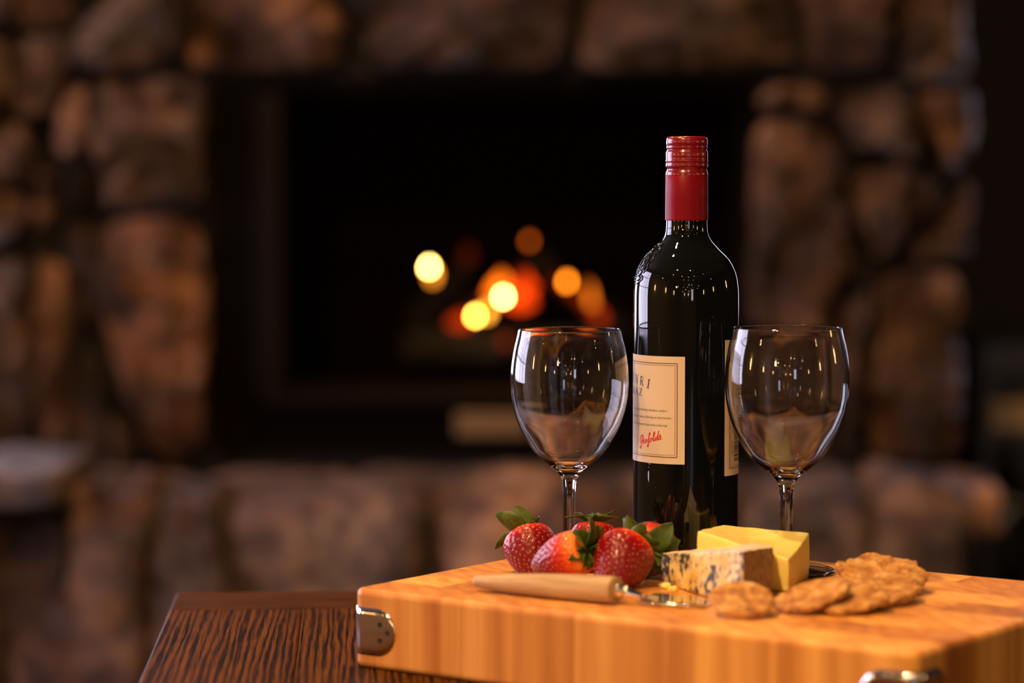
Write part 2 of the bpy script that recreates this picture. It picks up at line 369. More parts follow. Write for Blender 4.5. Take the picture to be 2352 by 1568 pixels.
STONES = [
 [(-60,-40),(130,-40),(165,40),(90,66),(0,62),(-60,60)],
 [(45,90),(150,78),(155,150),(140,215),(92,270),(35,262),(30,150)],
 [(-60,80),(18,82),(16,250),(-60,262)],
 [(-60,275),(72,288),(60,420),(-60,432)],
 [(-60,442),(30,442),(66,470),(40,560),(-60,600)],
 [(168,190),(212,182),(212,330),(165,385),(124,350),(128,265)],
 [(138,398),(205,372),(218,420),(216,478),(136,482)],
 [(80,392),(124,388),(118,470),(92,535),(70,505)],
 [(225,182),(300,178),(460,180),(466,300),(462,400),(464,478),(340,484),(232,480),(220,330)],
 [(238,512),(300,497),(415,495),(468,545),(480,700),(470,900),(452,1050),(400,1078),(345,1065),(318,1000),(268,850),(215,720),(206,650),(220,560)],
 [(152,600),(188,508),(208,530),(200,640),(206,730),(192,772),(165,710)],
 [(205,805),(225,830),(243,900),(248,1072),(143,1076),(158,920),(172,850)],
 [(256,940),(290,1000),(316,1074),(258,1076)],
 [(75,590),(140,610),(150,700),(158,790),(150,900),(138,1058),(88,1060),(78,800)],
 [(-60,615),(55,580),(66,800),(76,1055),(-60,1062)],
 [(170,72),(290,-40),(400,-40),(420,60),(395,150),(250,158),(160,152)],
 [(415,-40),(715,-40),(790,45),(775,155),(640,168),(408,155),(436,60)],
 [(765,-40),(1050,-40),(1330,-40),(1310,60),(1300,140),(1180,165),(990,150),(850,152),(822,80)],
 [(1350,-40),(1780,-40),(1825,60),(1842,150),(1600,166),(1330,160),(1330,60)],
 [(1812,-40),(2050,-40),(2058,60),(2042,165),(1862,158),(1845,60)],
 [(2075,-40),(2236,-40),(2236,90),(2238,190),(2150,190),(2072,170)],
 [(2100,215),(2180,208),(2238,212),(2244,300),(2225,375),(2175,402),(2150,330),(2105,262)],
 [(1748,208),(1800,186),(1912,194),(1914,244),(1742,252)],
 [(1732,275),(1895,262),(1926,320),(1935,430),(1958,560),(1975,620),(1925,660),(1898,700),(1895,770),(1728,775),(1726,520)],
 [(1728,795),(1898,790),(1906,920),(1912,1062),(1722,1066)],
 [(1938,208),(2050,198),(2088,222),(2086,262),(2130,330),(2134,368),(2020,352),(1948,345),(1930,270)],
 [(1965,398),(2060,378),(2146,412),(2168,452),(2110,500),(2070,565),(2020,600),(1988,560),(1955,450)],
 [(2186,470),(2228,400),(2232,585),(2180,600),(2085,602),(2128,522)],
 [(1932,700),(2002,662),(2000,760),(1988,880),(1965,1060),(1928,1062),(1916,830)],
 [(2032,645),(2082,618),(2200,625),(2226,700),(2224,860),(2222,1062),(2005,1066),(1998,900),(2020,760)],
]
# the courses above and left of the picture, carried on in the same stone
x = -185
for (a, b) in ((-30,150),(165,330),(345,520),(535,800),(815,1066)):
    STONES.append([(-196,a+4),(-75,a),(-75,b),(-196,b-6)])
row = -60
for rr in range(5):
    xx = -196
    while xx < 2230:
        w = random.uniform(190, 420); x2 = min(xx+w, 2236)
        if 2236-x2 < 120: x2 = 2236
        h = 200
        STONES.append([(xx, row-random.uniform(0,12)), (x2-16, row-random.uniform(0,14)), (x2-16-random.uniform(0,25), row-h+20), ((xx+x2)/2, row-h+random.uniform(8,26)), (xx+random.uniform(0,20), row-h+22)])
        xx = x2
    row -= 205
for i, s in enumerate(STONES):
    mx_ = sum(a for a, _ in s)/len(s); mz_ = sum(b for _, b in s)/len(s)
    hx = max(a for a, _ in s)-min(a for a, _ in s); hz = max(b for _, b in s)-min(b for _, b in s)
    s = [(mx_+(a-mx_)*(1-8/hx), mz_+(b-mz_)*(1-7/hz)) for a, b in s]
    pts = [(P(a, b, YW).x, P(a, b, YW).z) for a, b in s]
    if max(z for _, z in pts) > CEIL-.02: pts = [(a, min(z, CEIL-.02)) for a, z in pts]
    prot = 0.0 + 0.03*((i*37) % 10)/10
    vs, fs = rock_poly(pts, YW+.012-prot, 0.10+prot, i+1)
    o = mesh_obj('stone', vs, fs, M_STONE, WALL); fix_normals(o)

# ------------------------------------------------------------------ hearth
YH = 3.95
hearth = empty('stone_hearth', ((CX0+kx(2290, YH))/2, 4.25, 0), 'raised hearth of rough brown stones below the fire opening', 'hearth')
box('mortar_core', CX0+.02, kx(2250, YH), YH+.06, YW+.015, 0.0, CZ-.55, M_MORTAR, hearth)
def rock_box(name, x0, x1, y0, y1, z0, z1, seed, m, parent, amp=0.016, p=7.0, cuts=11, slope=0.0):
    bm = bmesh.new(); bmesh.ops.create_cube(bm, size=2.0); bmesh.ops.subdivide_edges(bm, edges=bm.edges[:], cuts=cuts, use_grid_fill=True)
    c = Vector(((x0+x1)/2, (y0+y1)/2, (z0+z1)/2)); h = Vector(((x1-x0)/2, (y1-y0)/2, (z1-z0)/2))
    for v in bm.verts:
        q = v.co.copy(); n = (abs(q.x)**p+abs(q.y)**p+abs(q.z)**p)**(1/p); q /= n
        w = Vector((c.x+q.x*h.x, c.y+q.y*h.y, c.z+q.z*h.z))
        s = Vector((w.x*7+seed*11.3, w.y*7, w.z*7+seed*3.1)); nn = q.normalized()
        d = noise.noise(s)*amp*1.6 + abs(noise.noise(s*2.7))*amp + noise.noise(s*7)*amp*.35
        w += nn*d; w.z += slope*q.x*h.x
        v.co = w
    return bm_obj(name, bm, m, parent, True)
FR = [(-260,-75,1100,-.31,0),(-65,148,1072,-.31,0),(158,328,1128,-.33,0),(336,508,1142,-.36,0),(524,968,1150,-.40,0),(985,1425,1138,-.40,0),(1440,1700,1140,-.38,0),(1712,2010,1135,-.40,0),(2022,2248,1112,-.36,-.25)]
for i, (a, b, py, dz, sl) in enumerate(FR):
    z1 = kz(py, YH)
    yo = -0.05 if i == 1 else random.uniform(-.015, .02)
    if i == 1:
        rock_box('stone', kx(a, YH), kx(b, YH), YH+yo, YH+.30, z1-.06, z1, i+3, M_HEARTH, hearth, 0.010)
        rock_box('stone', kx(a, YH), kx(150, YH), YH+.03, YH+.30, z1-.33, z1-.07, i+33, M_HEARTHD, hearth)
    else:
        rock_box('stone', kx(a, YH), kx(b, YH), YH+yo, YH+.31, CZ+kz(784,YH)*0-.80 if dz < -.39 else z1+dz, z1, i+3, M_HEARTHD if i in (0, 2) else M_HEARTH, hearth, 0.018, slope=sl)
# back slabs on top
for i, (a, b) in enumerate(((-230,90),(100,470),(480,830),(845,1300),(1315,1720),(1730,2080),(2090,2235))):
    z1 = kz(1068, YW)
    rock_box('stone', kx(a), kx(b), YH+.32, YW-.004, z1-.08, z1-.004*(i % 3), i+50, M_HEARTH, hearth, 0.010)
# second course
for i, (a, b) in enumerate(((-250,-20),(-8,330),(345,640),(655,1010),(1025,1400),(1415,1750),(1765,2040),(2055,2300))):
    zt = CZ-.80 if i > 2 else kz(1348, YH)
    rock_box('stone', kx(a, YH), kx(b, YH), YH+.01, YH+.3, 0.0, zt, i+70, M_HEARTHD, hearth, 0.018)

# ------------------------------------------------------------------ fireplace insert, grate, logs, fire
YI = YW+.05
ins = empty('fireplace_insert', ((OX0+OX1)/2, YI, OZ0), 'black steel fireplace insert set in the stone opening', 'fireplace')
ix0, ix1, iz0, iz1 = kx(655, YI), kx(1722, YI), kz(902, YI), kz(218, YI)
e = 0.004
bm = bmesh.new()
for a in ((OX0+e, kx(585, YI), YI, YI+.03, OZ0+e, OZ1-e), (kx(1728, YI), OX1-e, YI, YI+.03, OZ0+e, OZ1-e), (kx(585, YI), kx(1728, YI), YI, YI+.03, iz1, OZ1-e)): add_box(bm, *a)
bm_obj('surround', bm, M_SOOT, ins)
box('door_frame', kx(588, YI), kx(652, YI), YI-.012, YI+.02, iz0, iz1, M_SOOT2, ins, 0.003)
box('lower_rail', kx(600, YI), ix1, YI-.015, YI+.02, kz(930, YI), iz0, M_SOOT2, ins, 0.003)
box('vent_panel', kx(590, YI), ix1, YI+.005, YI+.03, OZ0+e, kz(932, YI), M_SOOT, ins)
box('air_control_plate', kx(1048, YI), kx(1212, YI), YI-.02, YI+.003, kz(1000, YI), kz(946, YI), M_PLATE, ins, 0.003)
bm = bmesh.new()
add_box(bm, ix0-.02, ix1+.02, 5.25, 5.30, iz0-.02, iz1+.02); add_box(bm, ix0-.04, ix0-.02, YI+.03, 5.25, iz0-.02, iz1)
add_box(bm, ix1, ix1+.02, YI+.03, 5.25, iz0-.02, iz1); add_box(bm, ix0-.02, ix1, YI+.03, 5.25, iz1, iz1+.02); add_box(bm, ix0-.02, ix1, YI+.03, 5.25, iz0-.02, iz0)
bm_obj('firebox', bm, M_FIREBRICK, ins)
M_CHAR = stone_mat('charred_bark', (0.008,0.006,0.005), (0.018,0.012,0.009), (0.04,0.026,0.018), 0.9)
def fire_mat(name, col, st):
    return pane_mat(name, col, st)
def tube(bm, a, b, ra, rb, n=16, seg=8, seed=0, amp=0.0):
    a = Vector(a); b = Vector(b); d = (b-a).normalized(); u = d.orthogonal().normalized(); w = d.cross(u)
    rows = []
    for k in range(seg+1):
        t = k/seg; c = a.lerp(b, t); r = ra+(rb-ra)*t; row = []
        for i in range(n):
            an = 2*PI*i/n; q = u*math.cos(an)+w*math.sin(an)
            rr = r*(1+amp*noise.noise(Vector((t*6+seed, q.x*2, q.z*2+q.y))))
            row.append(bm.verts.new(c+q*rr))
        rows.append(row)
    for r1, r2 in zip(rows, rows[1:]):
        for i in range(n): bm.faces.new((r1[i], r1[(i+1) % n], r2[(i+1) % n], r2[i]))
    bm.faces.new(list(reversed(rows[0]))); bm.faces.new(rows[-1])
YF = 4.92
gr = empty('fire_grate', (P(1200, 850, YF).x, YF, iz0), 'black iron grate under the burning logs', 'grate')
for k in range(7):
    px = 960+k*80; a = P(px, 853, YF-.10); b = P(px, 853, YF+.14)
    bm = bmesh.new(); tube(bm, a, b, .006, .006, 8, 2); bm_obj('bar', bm, M_SOOT, gr, True)
for s in (965, 1435):
    a = P(s, 857, YF)
    bm = bmesh.new(); tube(bm, (a.x, YF, iz0+.004), (a.x, YF, a.z), .006, .006, 8, 2); bm_obj('leg', bm, M_SOOT, gr, True)
LOGS = [((925,800),(1395,790),.034,4.90,'thick charred log lying level across the grate, the lowest'),
        ((1030,765),(1265,590),.026,4.98,'charred log leaning up to the right between the two brightest flames'),
        ((1440,770),(1225,600),.022,5.03,'thin charred log leaning up to the left, behind the orange flames'),
        ((950,745),(1080,600),.020,5.02,'short charred log behind the round yellow flame')]
for i, (a, b, r, Y, lab) in enumerate(LOGS):
    A = P(*a, Y); B = P(*b, Y+.02); bm = bmesh.new(); tube(bm, A, B, r, r*.85, 18, 14, i*9, .35)
    lg = empty('log', A.lerp(B, .5), lab, 'log', 'logs burning in the fireplace'); bm_obj('bark', bm, M_CHAR, lg, True)
    if i < 3:
        m = fire_mat('ember_glow', (1.0, 0.05, 0.004), 0.25)
        bm = bmesh.new(); c = A.lerp(B, .55); tube(bm, c-(B-A)*.22+Vector((0,-r*.65,0)), c+(B-A)*.22+Vector((0,-r*.65,0)), r*.5, r*.45, 12, 8, i, .6)
        if i != 0: bm_obj('ember', bm, m, lg, True)
        else: bm.free()
def flame(px, py, Y, w, h, col, st, lab, lean=0.0):
    c = P(px, py, Y); prof = []
    for k in range(13):
        t = k/12; r = w*math.sin(PI*min(1, t**.62))*(1-.35*t)
        prof.append((max(r, 0), -h/2+h*t))
    vs, fs = lathe_data(prof, 16)
    vs = [(c.x+x*(1+.2*math.sin(z*200))+lean*(z+h/2)+.1*w*math.sin(z*150), c.y+y, c.z+z) for x, y, z in vs]
    o = mesh_obj('flame', vs, fs, fire_mat('flame_light', col, st)); return tag(o, lab, 'flame', 'flames in the fireplace')
YE, OR, RD = (1.0,0.60,0.14), (1.0,0.24,0.01), (1.0,0.06,0.003)
flame(986, 612, 4.86, .0065, .016, YE, 70, 'round bright yellow flame standing alone at the left of the fire')
flame(995, 630, 4.90, .009, .030, (1,.30,.02), 4.5, 'orange flame just behind and below the lone yellow one')
flame(1156, 680, 4.85, .0065, .015, YE, 75, 'bright yellow flame in the middle, the upper of the touching pair')
flame(1092, 724, 4.85, .0065, .015, (1,.48,.06), 52, 'yellow orange flame, the lower left of the touching pair')
flame(1118, 714, 4.88, .010, .026, (1,.36,.03), 8, 'orange flame squeezed between the two bright middle ones')
flame(1140, 655, 4.93, .022, .050, (1,.16,.005), 3.4, 'wide orange red flame behind the upper middle one', .2)
flame(1190, 668, 4.95, .028, .070, RD, 1.9, 'wide deep red flame right of the middle pair', .25)
flame(1060, 735, 4.94, .030, .030, RD, .8, 'low dark red flame at the lower left of the pair')
flame(1302, 645, 4.88, .0065, .018, OR, 18, 'round orange flame right of centre above the left glass')
flame(1362, 675, 4.90, .008, .050, (1,.20,.01), 2.2, 'tall dim orange flame beside the round orange one', -.2)
flame(1216, 552, 4.92, .007, .016, (1,.16,.01), 2.6, 'faint rust red flame highest of all')
flame(1378, 728, 4.95, .014, .026, RD, .8, 'small red flame low at the right end of the fire')
flame(1075, 583, 4.98, .016, .036, (1,.10,.01), .09, 'barely visible brown red flame above the middle logs')
flame(1160, 782, 4.86, .010, .018, RD, .45, 'small dark red flame under the logs just left of the glass rim')

# ------------------------------------------------------------------ dark furniture right of the chimney
YS = 5.22
sx = kx(2246, YS)
cab = empty('shelf_cabinet', (sx+.3, YS, 0), 'black wooden open shelf cabinet right of the chimney', 'cabinet')
box('top', sx, sx+.75, YS-.02, YS+.34, kz(862, YS), kz(785, YS), M_BLACKWOOD, cab, .004)
box('side_panel', sx+.01, sx+.03, YS, YS+.33, 0.0, kz(862, YS), M_BLACKWOOD, cab)
box('side_panel', sx+.72, sx+.74, YS, YS+.33, 0.0, kz(862, YS), M_BLACKWOOD, cab)
box('back_panel', sx+.03, sx+.72, YS+.31, YS+.33, 0.02, kz(862, YS), M_BLACKWOOD, cab)
box('shelf', sx+.03, sx+.72, YS, YS+.31, kz(1012, YS), kz(992, YS), M_BLACKWOOD, cab)
box('shelf', sx+.03, sx+.72, YS, YS+.31, kz(1400, YS), kz(1370, YS), M_BLACKWOOD, cab)
bx_ = empty('storage_box', (kx(2350, YS), YS+.1, kz(992, YS)), 'tan shallow box on the shelf of the black cabinet', 'box')
box('body', kx(2288, YS), kx(2460, YS), YS+.03, YS+.2, kz(992, YS)+.001, kz(945, YS), M_TAN, bx_, .003)
box('lid', kx(2285, YS), kx(2463, YS), YS+.026, YS+.204, kz(945, YS), kz(925, YS), M_TAN, bx_, .003)
vz = kz(1370, YS); vx = kx(2325, YS)
prof = [(0, vz+.001), (.045, vz+.001), (.062, vz+.03), (.075, vz+.12), (.062, vz+.2), (.03, vz+.245), (.026, vz+.262), (.034, vz+.275), (.028, vz+.273), (.02, vz+.26), (0, vz+.25)]
vs, fs = lathe_data(catmull(prof, 4), 40, vx, YS+.12)
vase = mesh_obj('vase', vs, fs, mat('black_glaze', (0.01,0.01,0.012), 0.08)); fix_normals(vase)
tag(vase, 'black glazed vase with a pale window glint, under the tan box', 'vase')

# ------------------------------------------------------------------ table
TC = G(405, 1360, TABLE)         # back left corner of the top
yaw = math.radians(3.2)
MT = Matrix.Translation((TC.x, TC.y, 0)) @ Matrix.Rotation(yaw, 4, 'Z')   # local x right along the back edge, local -y towards the camera
table = empty('oak_table', (TC.x+.45, TC.y-.5, 0), 'dark stained oak table with planked top under the chopping board', 'table')
TW, TL, TT = 0.905, 1.15, 0.034
def plank(x0, x1, y0, y1, m, swap=False):
    bm = bmesh.new(); add_box(bm, x0, x1, y0, y1, -TT, 0, 0.0022 if x0 == 0 else 0.00015, 3)
    o = bm_obj('plank', bm, m, None)
    o.parent = table; bpy.context.view_layer.update(); o.matrix_parent_inverse = table.matrix_world.inverted()
    o.matrix_basis = MT @ Matrix.Translation((0, 0, TABLE))
    for p in o.data.polygons: p.use_smooth = False
    return o
RAIL = 0.083
# end rails are built turned, so that their grain runs across
for yy in (0.0, -(TL-RAIL)):
    bm = bmesh.new(); add_box(bm, -RAIL, 0, -TW, 0, -TT, 0, 0.0022, 3)
    o = bm_obj('end_rail', bm, M_OAK, None)
    o.parent = table; bpy.context.view_layer.update(); o.matrix_parent_inverse = table.matrix_world.inverted()
    o.matrix_basis = MT @ Matrix.Translation((0, yy, TABLE)) @ Matrix.Rotation(PI/2, 4, 'Z')
xs = [0, .099, .205, .305, .41, .51, .61, .71, .81, TW]
for i in range(len(xs)-1):
    plank(xs[i]+(.0002 if i else 0), xs[i+1]-.0002, -(TL-RAIL)+.0003, -RAIL-.0003, M_OAKD if i == 0 else M_OAK)
def tpart(name, x0, x1, y0, y1, z0, z1):
    o = box(name, x0, x1, y0, y1, z0, z1, M_OAK); o.parent = table; bpy.context.view_layer.update()
    o.matrix_parent_inverse = table.matrix_world.inverted(); o.matrix_basis = MT
for a in (.05, TW-.11):
    for b in (-.05, -(TL-.11)): tpart('leg', a, a+.06, b-.06, b, 0.0, TABLE-TT)
tpart('apron', .11, TW-.11, -.085, -.065, TABLE-TT-.08, TABLE-TT); tpart('apron', .11, TW-.11, -TL+.065, -TL+.085, TABLE-TT-.08, TABLE-TT)
tpart('apron', .065, .085, -TL+.11, -.11, TABLE-TT-.08, TABLE-TT); tpart('apron', TW-.085, TW-.065, -TL+.11, -.11, TABLE-TT-.08, TABLE-TT)

# ------------------------------------------------------------------ chopping board
BL = Vector((-0.1050, 1.7885)); U = Vector((0.8096, -0.5870)); N = Vector((0.5870, 0.8096))
BU, BN, BH = 0.4135, 0.290, 0.052
ang = math.atan2(U.y, U.x)
MB = Matrix.Translation((BL.x, BL.y, TOP-BH)) @ Matrix.Rotation(ang, 4, 'Z')    # local x = u, y = n, z up
board = empty('chopping_board', (MB @ Vector((BU/2, BN/2, 0))), 'thick end grain wooden chopping board with steel corner plates', 'chopping board')
useams = [0, .0896, .177, .264, .351, BU]
RC, RT = 0.009, 0.0042
def place_b(o, par=board):
    o.parent = par; bpy.context.view_layer.update(); o.matrix_parent_inverse = par.matrix_world.inverted(); o.matrix_basis = MB
def block(u0, u1, n0, n1):
    g = 0.00012
    ou0, ou1, on0, on1 = u0 <= 0, u1 >= BU, n0 <= 0, n1 >= BN
    a, b, c, d = u0+(0 if ou0 else g), u1-(0 if ou1 else g), n0+(0 if on0 else g), n1-(0 if on1 else g)
    bm = bmesh.new(); add_box(bm, a, b, c, d, 0, BH)
    def outer(p): return (ou0 and abs(p.x-0) < 1e-5) , (ou1 and abs(p.x-BU) < 1e-5), (on0 and abs(p.y) < 1e-5), (on1 and abs(p.y-BN) < 1e-5)
    ve = []
    for ed in bm.edges:
        p, q = ed.verts[0].co, ed.verts[1].co
        if abs(p.x-q.x) < 1e-6 and abs(p.y-q.y) < 1e-6 and sum(outer(p)) == 2: ve.append(ed)
    if ve: bmesh.ops.bevel(bm, geom=ve, offset=RC, segments=6, profile=0.5, affect='EDGES')
    bm.normal_update(); te = []
    for f in bm.faces:
        if abs(f.normal.z) > .9:
            for ed in f.edges:
                p, q = ed.verts[0].co, ed.verts[1].co; o1, o2 = outer(p), outer(q)
                other = [g2 for g2 in ed.link_faces if g2 != f][0]; 
                nn = other.normal; 
                inn = (abs(p.x-a) < 1e-6 and abs(q.x-a) < 1e-6 and not ou0) or (abs(p.x-b) < 1e-6 and abs(q.x-b) < 1e-6 and not ou1) or (abs(p.y-c) < 1e-6 and abs(q.y-c) < 1e-6 and not on0) or (abs(p.y-d) < 1e-6 and abs(q.y-d) < 1e-6 and not on1)
                if not inn: te.append(ed)
    bm.normal_update()
    if te: bmesh.ops.bevel(bm, geom=list(set(te)), offset=RT, segments=4, profile=0.5, affect='EDGES')
    o = bm_obj('wood_block', bm, M_BOARD, None); place_b(o)
    for p in o.data.polygons: p.use_smooth = len(p.vertices) == 4 and p.area < 4e-5
NR = 8
for r in range(NR):
    n0, n1 = BN*r/NR, BN*(r+1)/NR
    us = useams if r % 2 == 0 else [0, .046, .133, .221, .308, .385, BU]
    for a, b in zip(us, us[1:]): block(a, b, n0, n1)
def bracket(corner, label):
    """steel plate wrapped round a vertical corner; s runs along the outline from the corner"""
    cu, cn = corner
    su = 1 if cu == 0 else -1; sn = 1 if cn == 0 else -1
    RCo = RC
    arc = RCo*PI/2; L1 = 0.0365; hh = 0.0157; th = 0.0007; zc = BH*0.475
    def pos(s, off):
        if s > arc/2:    # along u
            d = s-arc/2; x, y = RCo+d, -off
        elif s < -arc/2:
            d = -s-arc/2; x, y = -off, RCo+d
        else:
            a = (s/arc+.5)*PI/2   # 0 at n side, pi/2 at u side
            x = RCo-(RCo+off)*math.cos(a); y = RCo-(RCo+off)*math.sin(a)
        return (cu+su*x, cn+sn*y)
    smax = arc/2+L1-RCo; ss = []
    k = 26
    svals = [smax-hh+hh*math.sin(PI/2*i/16) for i in range(17)]
    inner = [(smax-hh)*i/14 for i in range(14)]
    svals = inner+svals; svals = [-s for s in reversed(svals[1:])]+svals
    vs, fs, rows = [], [], []
    for s in svals:
        d = max(0, abs(s)-(smax-hh)); h = math.sqrt(max(hh*hh-d*d, 1e-9)); row = []
        for off in (th, -0.0002):
            for j in range(7):
                x, y = pos(s, off-(0.0003 if off > 0 and j in (0, 6) else 0)); row.append(len(vs)); vs.append((x, y, zc-h+2*h*j/6))
        rows.append(row)
    for a, b in zip(rows, rows[1:]):
        for o in (0, 7):
            for j in range(6): fs.append((a[o+j], a[o+j+1], b[o+j+1], b[o+j]))
        fs.append((a[0], b[0], b[7], a[7])); fs.append((a[6], a[13], b[13], b[6]))
    o = mesh_obj('corner_plate', vs, fs, M_STEEL, None); place_b(o); fix_normals(o)
    if label: o['label'] = label
    for sg in (1, -1):
        for (ds, dz) in ((smax-.0125, .0052), (smax-.0125, -.0052), (smax-.0062, 0.0004)):
            x, y = pos(sg*ds, th); nx, ny = ((0, -sn) if sg > 0 else (-su, 0))
            bm = bmesh.new()
            M = Matrix.Translation((x+nx*.0001, y+ny*.0001, zc+dz)) @ Vector((nx, ny, 0)).to_track_quat('Z', 'Y').to_matrix().to_4x4()
            pr, fc = lathe_data([(0.0018, -.0002), (0.0017, .00025), (0.0012, .0001), (0, -.0001)], 14)
            w = mesh_obj('screw', [M @ Vector(v) for v in pr], fc, M_HOLE, None); w.parent = o; w.matrix_parent_inverse = Matrix.Identity(4)
            bm.free()
for c in ((0, 0), (BU, 0), (0, BN), (BU, BN)): bracket(c, None)

# ------------------------------------------------------------------ wine bottle
YB = 1.92
BX = P(1575, 1000, YB).x
SB = YB/FPX                                      # metres per pixel at the bottle (level)
def zb(py, Y=YB): return P(1575, py, Y).z
bprof = [(505,47.3),(518,47.6),(530,48.6),(540,51),(551,57),(560,65),(570,74.5),(581,86),(593,97),(606,105),(619,111.3),(632,115.4),(645,118),(662,120),(690,121),(760,121),(1000,121),(1180,121)]
prof = [(0, zb(505)), (46.5*SB, zb(505))]+[(r*SB, zb(y)) for y, r in bprof]
prof = [prof[0]]+[(a, b) for a, b in catmull(prof[1:], 4)]
zbase = TOP
prof += [(121*SB, zbase+.008), (120*SB, zbase+.004), (117*SB, zbase+.0015), (112*SB, zbase+.0003), (100*SB, zbase+.0003), (60*SB, zbase+.004), (0, zbase+.008)]
bottle = empty('wine_bottle', (BX, YB, TOP), 'dark wine bottle with red screw cap between the two glasses', 'bottle')
vs, fs = lathe_data(prof, 160, BX, YB); o = mesh_obj('glass_body', vs, fs, M_BOTTLE, bottle); fix_normals(o)
cprof = [(313,0),(313,30),(313.3,40),(315,44.8),(318.5,47.0),(325,47.8),(331,47.8),(334,46.6),(336,46.4),(338.5,47.6),(340.5,47.3),(342.5,45.6),(344.5,45.6),(346.5,47.2),(350,48.4),(358,48.6),(362,48.2),(366,48.0),(368.5,49.1),(371.5,49.1),(373,47.8),(374.5,47.6),(377,48.8),(383,48.6),(385,47.4),(387,45.6),(389,45.4),(392,46.8),(396,48.4),(399,48.9),(401.5,48.9)]
vs, fs = lathe_data([(r*SB, zb(y)) for y, r in cprof], 128, BX, YB); o = mesh_obj('screw_cap', vs, fs, M_CAPS, bottle); fix_normals(o)
sprof = [(401.3,48.0),(402,48.6),(450,49.0),(503,49.3),(505,49.4),(505.6,49.1),(505.6,47.0)]
vs, fs = lathe_data([(r*SB, zb(y)) for y, r in sprof], 128, BX, YB); o = mesh_obj('capsule_sleeve', vs, fs, M_SLEEVE, bottle); fix_normals(o)
RB = 121*SB
def cyl(az, z, off): # azimuth in degrees, 0 faces the camera, negative to the left
    a = math.radians(az); return Vector((BX+(RB+off)*math.sin(a), YB-(RB+off)*math.cos(a), z))
def zc_at(py, az):   # height seen at pixel row py on the bottle's surface at azimuth az
    return P(1575, py, YB-RB*math.cos(math.radians(az))).z
def label_patch(name, a0, a1, z0, z1, rad, off, m, rowsn=4):
    vs, fs = [], []; n = int(abs(a1-a0)/2)+2; r = rad
    for j in range(rowsn+1):
        for i in range(n+1):
            vs.append(cyl(a0+(a1-a0)*i/n, z0+(z1-z0)*j/rowsn, off))
    for j in range(rowsn):
        for i in range(n):
            k = j*(n+1)+i; fs.append((k, k+1, k+n+2, k+n+1))
    return mesh_obj(name, vs, fs, m, bottle)
FL0, FL1, FZ0, FZ1 = -171, -4.7, zc_at(1066.5, -5), zc_at(819.2, -5)
lab = label_patch('front_label', FL0, FL1, FZ0, FZ1, 0, 0.00022, M_PAPER); lab['label'] = 'cream paper front label with black, red and brown print'
BA0, BA1, BZ0, BZ1 = 42.8, 128, zc_at(1093.5, 43), zc_at(781, 43)
labb = label_patch('back_label', BA0, BA1, BZ0, BZ1, 0, 0.00022, M_PAPER); labb['label'] = 'cream paper back label with upright bar code'
mm2deg = lambda mm: math.degrees(mm/1000/RB)
INKV = {}
def ribbon(key, pts, w0, w1=None, off=0.00034):
    """pts: list of (az_mm, z_m) on the unrolled cylinder, az in mm from azimuth 0"""
    w1 = w0 if w1 is None else w1
    V, F = INKV.setdefault(key, ([], [])); n = len(pts); base = len(V)
    for i, (s, z) in enumerate(pts):
        a = pts[max(i-1, 0)]; b = pts[min(i+1, n-1)]; dx, dz = (b[0]-a[0]), (b[1]-a[1])*1000
        L = math.hypot(dx, dz) or 1; nx, nz = -dz/L, dx/L; w = (w0+(w1-w0)*i/(n-1))/2
        for sg in (1, -1): V.append(cyl(mm2deg(s+nx*w*sg), z+nz*w*sg/1000, off))
    for i in range(n-1): k = base+2*i; F.append((k, k+1, k+3, k+2))
def line(key, az0, z0, az1, z1, w, n=40): ribbon(key, [((az0+(az1-az0)*i/n)*RB*1000*PI/180, z0+(z1-z0)*i/n) for i in range(n+1)], w)
def frame(key, a0, a1, z0, z1, w):
    for t in ((a0, z0, a1, z0), (a0, z1, a1, z1), (a0, z0, a0, z1), (a1, z0, a1, z1)): line(key, *t, w)
ao = -12.9; zt, zbm = zc_at(835, ao), zc_at(1050.5, ao)
frame('brown', FL0+(FL1-ao), ao, zbm, zt, 0.55)
frame('brown', FL0+(FL1-ao)+2.2, ao-2.2, zbm+.0014, zt-.0014, 0.25)
frame('brown2', 51.2, BA1-8, zc_at(1075.5, 51), zc_at(796, 51), 0.5)
frame('brown2', 53.0, BA1-9.8, zc_at(1075.5, 51)+.0011, zc_at(796, 51)-.0011, 0.22)
